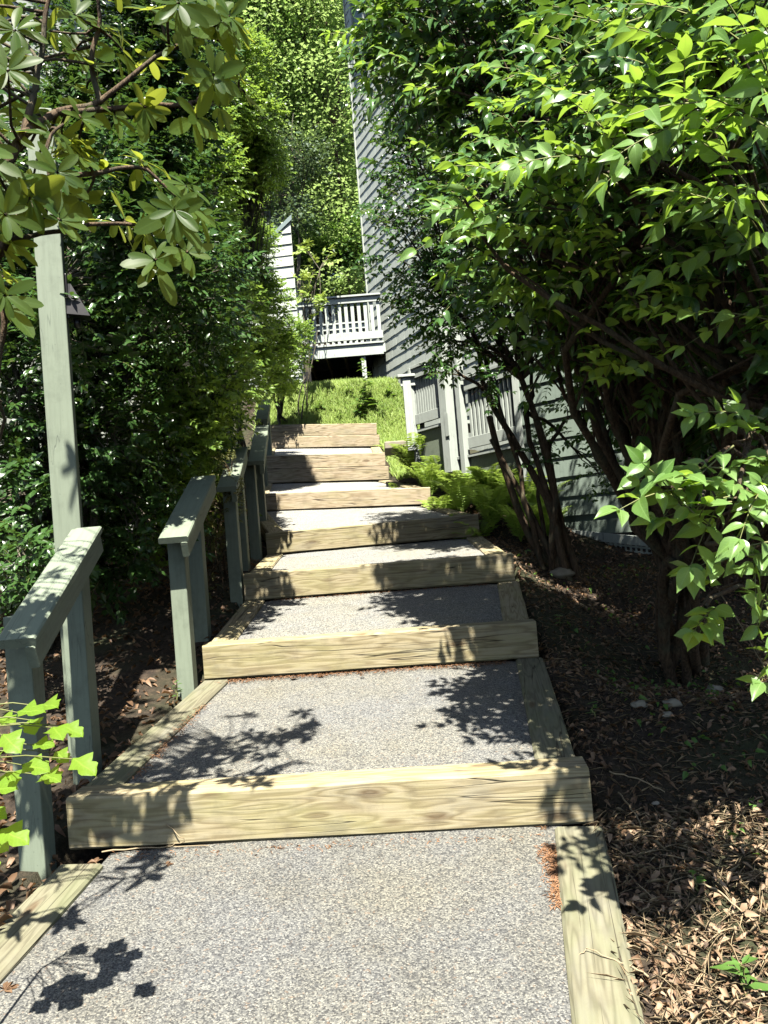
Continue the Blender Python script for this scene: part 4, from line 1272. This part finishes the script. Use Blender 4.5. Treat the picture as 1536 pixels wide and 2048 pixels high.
fl2 = ['fern between the bushy clump and the porch fascia', 'pale fern in the middle of the fern bed', 'fern leaning out over the fifth tread', 'fern close under the corner of the porch floor', 'fern left of the multi stemmed shrub, half in sun', 'tall fern against the porch fascia', 'fern by the slotted porch post', 'low fern in front of the shaded ones']
fl = ['bushy fern clump spilling over the right end of the double timber riser', 'fern at the foot of the porch post', 'fern low beside the fifth riser', 'feathery fern left of the porch fascia', 'fern beneath the porch floor edge',
      'fern behind the dark stems, brightly lit', 'fern in half shade right of the fourth riser', 'fern just above the fourth tread edge', 'fern in deep shade beside the fourth riser', 'fern in front of the pale corner board', 'small fern tucked under the stair rail',
      'low shaded fern at the foot of the multi stemmed shrub', 'fern at the left end of the fern bed', 'fern right of the bushy clump', 'fern in shade below the bright ones', 'fern farthest right against the wall']
fp = [(835, 925, 11.9, 14, .52), (880, 935, 11.4, 10, .45), (870, 965, 10.7, 11, .40), (935, 975, 10.4, 11, .46), (985, 985, 9.9, 12, .50), (1045, 985, 9.5, 12, .50), (925, 1015, 9.8, 12, .44), (890, 995, 10.2, 10, .38),
      (985, 1040, 9.0, 12, .46), (1085, 985, 9.3, 10, .42), (860, 885, 12.4, 9, .36), (1040, 1060, 8.7, 11, .44), (795, 945, 12.0, 10, .34), (905, 940, 11.0, 10, .42), (945, 1050, 8.9, 11, .42), (1095, 1020, 8.9, 10, .40)]
fp += [(860, 950, 11.2, 10, .45), (960, 1000, 10.0, 11, .45), (885, 1005, 10.4, 10, .40), (1020, 960, 9.9, 11, .46), (1060, 1010, 9.1, 11, .44), (980, 955, 10.3, 12, .5), (925, 950, 10.9, 11, .48), (915, 1040, 9.4, 9, .36)]
fl += fl2
for i, (px, py, z, nf, ln) in enumerate(fp):
    p = P(px, py, z); fern((p.x, p.y, gz(p.x, p.y)), int(nf * 1.4), ln * (1.7 if i == 0 else 1.36), 60 + i, fl[i])

# tall leafy weeds on the grass slope
def weed(px, py, z, h, seed, lab, leaf=.11, n=9, name='weed', wd=.34, lean=(0, 0)):
    r = np.random.default_rng(seed); b = np.array(on_ground(px, py, z))
    e = empty(name, Vector(b), lab, 'plant'); L = Leaves(); t = np.linspace(0, 1, 8)[:, None]
    pts = b + np.array([lean[0], lean[1], 0]) * t ** 2 + np.array([0, 0, h]) * t + r.normal(0, .006, (8, 3))
    for i in range(n):
        q = (i + 1) / n; c = b + np.array([lean[0] * q * q, lean[1] * q * q, h * q])
        for s in range(3):
            a = r.uniform(0, 6.28); l = leaf * r.uniform(.6, 1.1) * (1.15 - .5 * q)
            L.add(c, [math.cos(a), math.sin(a), r.uniform(0, .5)], [r.normal(0, .2), -.2, 1], l, l * wd * .5)
    tube_obj('stem', [(pts, np.linspace(.006, .002, 8))], TWIG, e, 4)
    L.build('foliage', WEED, e, 'mid', seed=seed, droop=.3)
weed(735, 825, 16.2, 1.15, 80, 'tallest leafy weed on the grass slope, in front of the balcony post', .26, 16, wd=.5)
weed(720, 840, 16.0, .5, 81, 'shorter weed at the foot of the tallest one on the grass slope', .22, 10, wd=.5)
weed(765, 838, 15.9, .35, 82, 'small weed near the right end of the topmost riser', .15, 5)
weed(680, 842, 16.0, .22, 83, 'low weed in the middle of the grass above the topmost riser', .13, 4)
weed(700, 800, 16.5, .28, 90, 'leafy weed halfway up the grass slope, left of the tallest one', .16, 7, wd=.5)
weed(640, 825, 16.2, .22, 91, 'broad leaved weed low on the grass slope near its left side', .16, 5, wd=.6)
weed(780, 800, 16.3, .3, 92, 'leafy weed on the grass slope by the bottom of the shingled wall', .16, 7, wd=.5)
weed(607, 760, 16.9, .30, 84, 'weed at the foot of the left balcony post', .14, 5)
weed(1395, 1790, 2.75, .07, 85, 'tiny green seedling among dark litter on the right', .05, 2, 'seedling', .6)
weed(1490, 2000, 2.35, .11, 86, 'pale green dandelion like plant on the sunlit leaves at the lower right', .12, 3, 'seedling', .3)
weed(1188, 1440, 4.5, .09, 87, 'small plant on the sunny straw strip beside the border timber', .06, 3, 'seedling', .4)
weed(355, 1400, 5.2, .12, 88, 'little weed at the foot of the second handrail', .06, 5, 'seedling', .5)
weed(1120, 1255, 6.2, .08, 89, 'shaded seedling by the right end of the second riser', .06, 3, 'seedling', .6)
shrub('rhododendron', 'pale leggy rhododendron at the left end of the balcony railing', 'shrub', (P(600, 760, 16.6).x, P(600, 760, 16.6).y, gz(P(600, 760, 16.6).x, P(600, 760, 16.6).y)),
      [(615, 590, 16.4, .22, 9), (640, 610, 16.4, .2, 9), (612, 500, 16.6, .18, 7), (600, 560, 16.4, .2, 8), (660, 515, 17.0, .2, 5), (630, 530, 16.8, .15, 5)],
      .16, LEAF_SAP if False else GRASS, BARK_G, 'mid', 33, stems=3, stem_r=.015, twig=(.12, .2), pairs=(3, 4), leafkind_w=.45)

# ------------------------------------------------------------------ woodland behind
def tree(base, h, crowns, leaf, mat, bark, seed, lab, tr=.14, name='tree', nclump=1.0, fork=.35):
    r = np.random.default_rng(seed); b = np.array(base, float)
    e = empty(name, Vector(b), lab, 'tree', 'trees on the hillside behind the balcony'); polys = []; L = Leaves()
    top = b + np.array([r.normal(0, .4), r.normal(0, .3), h])
    tk = curve(b - np.array([0, 0, .3]), top, 14, .015, r); rad = np.linspace(tr, tr * .15, 14)
    tko = tube_obj('trunk', [(tk, rad)], bark, e, 8)
    for (cx, cz, cy, rr, n) in crowns:
        c = b + np.array([cx, cy, cz])
        k_ = int(np.clip(cz / h * 13 - 2, 2, 11)); limb = curve(tk[k_], c, 6, .08, r); polys.append((limb, np.linspace(rad[k_] * .5, .015, 6)))
        m = int(n * nclump * 1.35)
        # leaf sprays: flat tiers scattered in the clump, denser on the outside
        ns = max(4, m // 14)
        d = unit(r.normal(0, 1, (ns, 3)) + [0, -.2, .15]); q = c + d * (rr * (r.uniform(.35, 1.05, ns) ** .7))[:, None] * np.array([1, 1, .8])
        for i in range(ns):
            if i % 5 == 0: polys.append((curve(limb[4], q[i], 3, .05, r), np.array([.012, .008, .004])))
            k2 = 14; off = r.normal(0, 1, (k2, 3)) * np.array([.26, .26, .07]) * rr ** .5 + d[i] * .05
            off[:, 2] -= .12 * np.linalg.norm(off[:, :2], axis=1)
            ax = unit(off * [1, 1, .4] + r.normal(0, .15, (k2, 3))); nn = np.array([0, -.25, 1]) + r.normal(0, .4, (k2, 3))
            l = leaf * r.uniform(.6, 1.2, k2); L.add(q[i] + off, ax, nn, l, l * .38)
    tube_obj('branches', polys, bark, e, 4)
    L.build('crown', mat, e, 'far', seed=seed, droop=.2, fold=.3)


def crown_set(r, n, x, z0, z1, rr, cnt):
    return [(r.uniform(-x, x), z0 + (z1 - z0) * (i + r.uniform(0, 1)) / n, r.uniform(-x * .7, x * .5), r.uniform(*rr), cnt) for i in range(n)]


rr_ = np.random.default_rng(90)
tb = lambda px, z: (P(px, 500, z).x, P(px, 500, z).y, gz(P(px, 500, z).x, P(px, 500, z).y))
T = [(700, 24.5, 13, 1.5, 1.5, 12.5, 14, 800, LEAF_FAR, 'bright maple close behind the balcony, right of the gap', .13),
     (600, 27.5, 17, 2.0, 5.2, 16.5, 16, 900, LEAF_FAR, 'twin trunked tree in front of the salmon roof', .20),
     (625, 27.9, 16, 1.8, 6, 15, 6, 700, LEAF_FAR, 'second stem of the twin trunked tree, leaning right', .17),
     (530, 25, 15, 1.8, 4.5, 14.5, 14, 850, LEAF_FAR, 'pale leaved tree above the shed roofed house', .14),
     (470, 30, 19, 2.4, 5, 18, 16, 900, LEAF_FAR, 'tall tree left of the gap behind the hedge', .2),
     (660, 34, 21, 2.6, 5, 20, 18, 900, LEAF_FAR, 'tall tree with a pale leaning trunk in the middle of the gap', .2),
     (760, 31, 19, 2.4, 3, 18, 16, 800, LEAF_FAR, 'tree behind the corner of the shingled house', .18),
     (570, 38, 24, 3, 6, 23, 18, 900, LEAF_FAR, 'high crowned tree filling the top of the gap', .24),
     (700, 42, 25, 3.2, 3, 24, 18, 900, LEAF_DARK, 'dark tree deep in the wood behind the gap', .25),
     (520, 44, 26, 3.4, 4, 25, 18, 900, LEAF_DARK, 'dark tree at the back left of the wood', .25),
     (610, 49, 27, 3.6, 2, 26, 18, 900, LEAF_DARK, 'farthest dark tree in the wood', .25)]
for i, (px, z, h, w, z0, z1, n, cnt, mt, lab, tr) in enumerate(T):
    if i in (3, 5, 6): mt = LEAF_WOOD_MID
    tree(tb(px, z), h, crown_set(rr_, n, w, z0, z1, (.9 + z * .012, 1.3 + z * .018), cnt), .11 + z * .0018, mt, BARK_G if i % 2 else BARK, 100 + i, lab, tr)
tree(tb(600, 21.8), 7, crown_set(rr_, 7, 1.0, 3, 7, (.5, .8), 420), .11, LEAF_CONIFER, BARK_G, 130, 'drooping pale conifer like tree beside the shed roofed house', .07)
for i, (px, py, z, rr, n) in enumerate([(660, 470, 23.0, 1.0, 700), (625, 480, 22.6, .8, 500), (705, 560, 22.0, .7, 500), (715, 480, 22.8, .9, 600), (650, 560, 23.0, .7, 300)]):
    c = P(px, py, z); b = (c.x, c.y, gz(c.x, c.y)); hh_ = max(1.2, c.z - b[2])
    tree(b, hh_, [(0, hh_ - .1, 0, rr, n), (.5, hh_ * .8, 0, rr * .8, n // 2), (-.4, hh_ * .85, .2, rr * .7, n // 2)], .14, LEAF_FAR if i % 2 == 0 else LEAF_DARK, BARK,
         140 + i, ['rounded bush tree in front of the middle of the gap', 'dark bush tree right of the shed roofed house', 'small bright tree by the tan roofed house', 'dark bush tree against the corner of the shingled house', 'low bright bush just above the tan roof'][i], .05)
# wood beyond, one mass
L = Leaves(); r = np.random.default_rng(200); n = 30000
x = r.uniform(-34, 34, n); y = r.uniform(52, 70, n); z = 22 + (y - 52) * .5 + r.uniform(-4, 27, n) * (.8 + .2 * np.sin(x * .7 + y * .2))
L.add(np.stack([x, y, z], 1), unit(r.normal(0, 1, (n, 3)) * [1, 1, .5]), r.normal(0, .5, (n, 3)) + [0, -.4, 1], r.uniform(.5, .95, n), r.uniform(.2, .36, n))
tag(L.build('distant_wood', LEAF_DARK, None, 'far', seed=1), 'far-off wooded slope closing the view', 'woods', kind='stuff')

# ------------------------------------------------------------------ ground cover
r = np.random.default_rng(300)
def scatter(name, mat, n, area, llen, lwid, lab, cat, kind='mid', lift=(.0, .03), tilt=.5, droop=.5, fold=.6, clump=None, off=.0):
    x = r.uniform(area[0], area[1], n); y = area[2] + (area[3] - area[2]) * r.uniform(0, 1, n) ** 1.3
    ok = (x < np.interp(y, EY, EL) - .02) | (x > np.interp(y, EY, ER) + .05) | (y > STEP[-1][0].y + .1)
    x, y = x[ok], y[ok]; m = len(x)
    z = ground(x, y) + r.uniform(*lift, m)
    a = r.uniform(0, 6.283, m)
    L = Leaves()
    l = r.uniform(*llen, m)
    L.add(np.stack([x, y, z], 1), np.stack([np.cos(a), np.sin(a), r.normal(0, tilt * .5, m)], 1), np.stack([r.normal(0, tilt, m), r.normal(0, tilt, m), np.ones(m)], 1), l, l * r.uniform(*lwid, m))
    return tag(L.build(name, mat, None, kind, droop=droop, fold=fold, seed=int(n)), lab, cat, kind='stuff')


RA, LA_ = (.5, 5.0, 1.6, 11), (-4.2, -1.0, 1.6, 15)
scatter('leaf_litter', DRY, 26000, RA, (.018, .055), (.16, .3), 'brown curled leaf litter under the shrubs right of the path', 'leaf litter', droop=.6, fold=.9)
scatter('leaf_litter', DRY_P, 5000, RA, (.02, .06), (.14, .26), 'pale dry leaves among the litter right of the path', 'leaf litter', droop=.5, fold=.8)
scatter('mulch', mat_leaf('mulch_chip', (.04, .027, .018), (.11, .075, .05), (.05, .04, .03), .05, .8), 36000, RA, (.01, .04), (.1, .3), 'dark mulch chips under the shrubs right of the path', 'mulch', 'far', droop=.3, fold=.5)
scatter('straw', STRAW, 9000, (.8, 4.6, 1.6, 6.5), (.05, .14), (.008, .018), 'dry straw strands over the litter right of the path', 'straw', 'far', droop=.2, fold=.2, tilt=.3)
scatter('leaf_litter', DRY_P, 4200, (.5, 2.6, 1.4, 3.6), (.015, .055), (.12, .34), 'broad pale dry leaves on the sunlit ground at the lower right', 'leaf litter', droop=.7, fold=.8, lift=(.01, .05))
scatter('straw', STRAW, 6000, (.5, 2.6, 1.4, 3.6), (.04, .13), (.008, .02), 'straw strands on the sunlit ground at the lower right', 'straw', 'far', droop=.4, fold=.2, tilt=.4, lift=(.03, .06))
scatter('leaf_litter', DRY, 11000, LA_, (.03, .08), (.16, .3), 'brown leaf litter beneath the left hedge', 'leaf litter', droop=.6, fold=.9)
# grass slope
def blades(name, n, xs, ys, h, mat, lab, cond=None):
    x = r.uniform(*xs, n); y = r.uniform(*ys, n)
    ok = (y > STEP[-1][0].y + .22) | (x > np.interp(y, EY, ER) + .08)
    if cond is not None: ok &= cond(x, y)
    x, y = x[ok], y[ok]; m = len(x)
    p = np.stack([x, y, ground(x, y) - .01], 1); L = Leaves()
    l = r.uniform(*h, m)
    L.add(p, np.stack([r.normal(0, .35, m), r.normal(-.1, .35, m), np.ones(m)], 1), np.stack([r.normal(0, 1, m), r.normal(-1, .6, m), np.zeros(m)], 1), l, np.full(m, .007))
    return tag(L.build(name, mat, None, 'mid', droop=.4, seed=n), lab, 'grass', kind='stuff')
blades('grass', 52000, (-2.6, 1.0), (15.6, 17.6), (.06, .18), GRASS, 'sunlit yellow green grass on the slope above the steps')
blades('grass', 9000, (-.2, 1.2), (12.8, 15.9), (.07, .17), GRASS, 'grass strip running down to the porch stair rail')
scatter('undergrowth', WEED, 1500, (1.3, 5, 2, 8), (.02, .05), (.25, .4), 'scattered low green seedlings in the shade right of the path', 'undergrowth', lift=(.02, .07))
# orange needle drift by the right border, small crumbs at the riser feet
def drift(pts, n, lab, spread):
    L = Leaves(); P0 = np.array([list(p) for p in pts]); i = r.integers(0, len(P0) - 1, n); t = r.uniform(0, 1, n)[:, None]
    p = P0[i] * (1 - t) + P0[i + 1] * t + r.normal(0, 1, (n, 3)) * [spread, spread, .002] + [0, 0, .006]
    a = r.uniform(0, 6.28, n); l = r.uniform(.012, .045, n)
    L.add(p, np.stack([np.cos(a), np.sin(a), r.normal(0, .15, n)], 1), np.stack([r.normal(0, .4, n), r.normal(0, .4, n), np.ones(n)], 1), l, np.full(n, .0016))
    tag(L.build('pine_needles', NEEDLE, None, 'far', seed=n), lab, 'pine needles', kind='stuff')


def foot(i, s, back_=0.0):
    A, B, h, _ = STEP[i]; p = A.lerp(B, s); return Vector((p.x, p.y - .03 - back_, p.z - h - .012))
fr0 = foot(0, 1)
def plane_pt(i, px, py):
    A0, B0, _h, _n = STEP[i - 1]; A1, B1, h1, _n = STEP[i]; f_ = A1 - Vector((0, 0, h1))
    n_ = (B0 - A0).cross(f_ - A0); r_ = P(px, py, 1) - CAM
    return CAM + r_ * ((A0 - CAM).dot(n_) / r_.dot(n_)) + Vector((0, 0, -.012))


drift([tread_pt(1096, 1690), tread_pt(1112, 1740), tread_pt(1124, 1810)], 1500, 'orange pine needles drifted along the border timber beside the nearest tread', .022)
drift([foot(1, .05), foot(1, .5), foot(1, .9)], 1600, 'rusty needles along the foot of the second riser', .03)
drift([foot(0, .1, .03), foot(0, .5, .03), foot(0, .9, .03)], 260, 'thin line of needles along the foot of the nearest riser', .025)
drift([plane_pt(1, 268, 1552), plane_pt(1, 335, 1480), plane_pt(1, 410, 1405)], 400, 'needles along the left border of the second tread', .02)
drift([foot(2, .1), foot(2, .5), foot(2, .9)], 400, 'needles along the foot of the third riser', .02)
# fallen leaves on the treads: single things
def fallen(p, size, a, lab, mat=DRY):
    L = Leaves(); p = np.array(p)
    for k_ in range(5):
        t = a + (k_ - 2) * .75; s = size * (1 - .18 * abs(k_ - 2))
        L.add(p, [math.cos(t), math.sin(t), .18], [0, 0, 1], s, s * .26)
    L.add(p, [-math.cos(a), -math.sin(a), .1], [0, 0, 1], size * .6, size * .03)
    o = L.build('fallen_leaf', mat, None, 'near', droop=.3, fold=.5, seed=int(size * 1e4), wave=.15)
    tag(o, lab, 'fallen leaf', 'fallen leaves on the treads')
for (px, py, s, a, lab) in [(333, 1727, .045, .6, 'small orange brown leaf lying alone on the nearest tread, left half'), (190, 1722, .06, 2.4, 'brown leaf on the left border corner below the nearest riser'),
                            (655, 1692, .04, .2, 'brown leaf close under the middle of the nearest riser'), (787, 1695, .045, 1.2, 'rusty leaf under the knot of the nearest riser'),
                            (10, 1975, .07, .9, 'large brown leaf at the left edge of the photo on the nearest tread'), (1085, 1650, .06, 4, 'curled brown leaf at the right foot of the nearest riser')]:
    fallen(tread_pt(px, py), s, a, lab)
for (s, b_, lab, sz) in [(.03, .0, 'crumpled leaf at the left foot of the second riser', .07), (.28, .05, 'flat leaf under the left part of the second riser', .05), (.48, .12, 'tiny dark leaf below the middle of the second riser', .03), (.36, .02, 'reddish leaf leaning on the second riser', .05)]:
    fallen(foot(1, s, b_), sz, s * 9, lab)
# twigs
def twig(pts, rad, lab):
    p = np.array([list(q) for q in pts]); t = np.linspace(0, len(p) - 1, 12)
    sm = np.stack([np.interp(t, range(len(p)), p[:, i]) for i in range(3)], 1) + r.normal(0, .003, (12, 3))
    tag(tube_obj('twig', [(sm, np.linspace(rad, rad * .5, 12))], STRAW, None, 5), lab, 'twig', 'fallen twigs')
up_ = Vector((0, 0, .012))
twig([tread_pt(205, 1707) + up_, tread_pt(330, 1697) + up_, tread_pt(420, 1693) + up_], .004, 'long thin twig along the foot of the nearest riser, left part')
twig([tread_pt(335, 1694) + up_ + Vector((0, .0, .1)), tread_pt(372, 1695) + up_ * 3, tread_pt(330, 1698) + up_], .003, 'short forked twig leaning on the nearest riser')
twig([P(1300, 1958, 2.45) + up_, P(1235, 1938, 2.50) + up_ * 2, P(1175, 1915, 2.56) + up_ * 3], .004, 'pale twig lying across the long cracked border timber')
twig([P(1130, 1945, 2.53) + up_, P(1175, 1920, 2.56) + up_ * 3], .003, 'short pale straw at the edge of the long cracked border timber')
for (a, b_, lab) in [((1436, 1285, 4.9), (1560, 1400, 4.4), 'long bare stick slanting down to the right edge'), ((1220, 1560, 3.8), (1330, 1600, 3.7), 'thin grey stick in the dark litter right of the nearest riser'),
                     ((1240, 1600, 3.6), (1290, 1680, 3.4), 'grey stick lying toward the border timber'), ((1380, 1780, 3.0), (1500, 1850, 2.8), 'pale stick at the edge of the sunlit litter')]:
    A, B = Vector(on_ground(*a)), Vector(on_ground(*b_))
    za, zb_ = gz(A.x, A.y) + .03, gz(B.x, B.y) + .03
    if 'long bare' in lab: za += .45
    twig([Vector((A.x, A.y, za)), Vector(((A.x + B.x) / 2, (A.y + B.y) / 2, (za + zb_) / 2 + .02)), Vector((B.x, B.y, zb_))], .005, lab)


# stones
def stone(px, py, z, s, seed, lab):
    bm = bmesh.new(); bmesh.ops.create_icosphere(bm, subdivisions=3, radius=1)
    for v in bm.verts:
        n_ = mnoise.noise(v.co * 1.3 + Vector((seed, 0, 0))) * .35 + mnoise.noise(v.co * 3.5 + Vector((0, seed, 0))) * .12
        v.co = Vector((v.co.x * 1.25, v.co.y, v.co.z * .6)) * (1 + n_) * s * .75
    me = bpy.data.meshes.new('stone'); bm.to_mesh(me); bm.free()
    me.polygons.foreach_set('use_smooth', [True] * len(me.polygons))
    o = link('stone', me, STONE, None); o.location = Vector(on_ground(px, py, z)) + Vector((0, 0, s * .25)); tag(o, lab, 'stone', 'stones on the ground right of the path')
stone(1345, 1415, 4.6, .055, 3, 'squarish stone in the sunny strip under the forked shrub')
stone(1335, 1435, 4.45, .035, 5, 'small white stone in the sunny strip')
stone(1280, 1415, 4.6, .05, 7, 'dark stubby stone at the left end of the sunny strip')
stone(1428, 1385, 4.8, .06, 9, 'round pale stone at the foot of the forked shrub')
stone(1312, 1615, 3.6, .02, 11, 'tiny white pebble in the dark litter')
stone(1125, 1155, 7.4, .12, 13, 'flat shaded stone before the multi stemmed shrub')
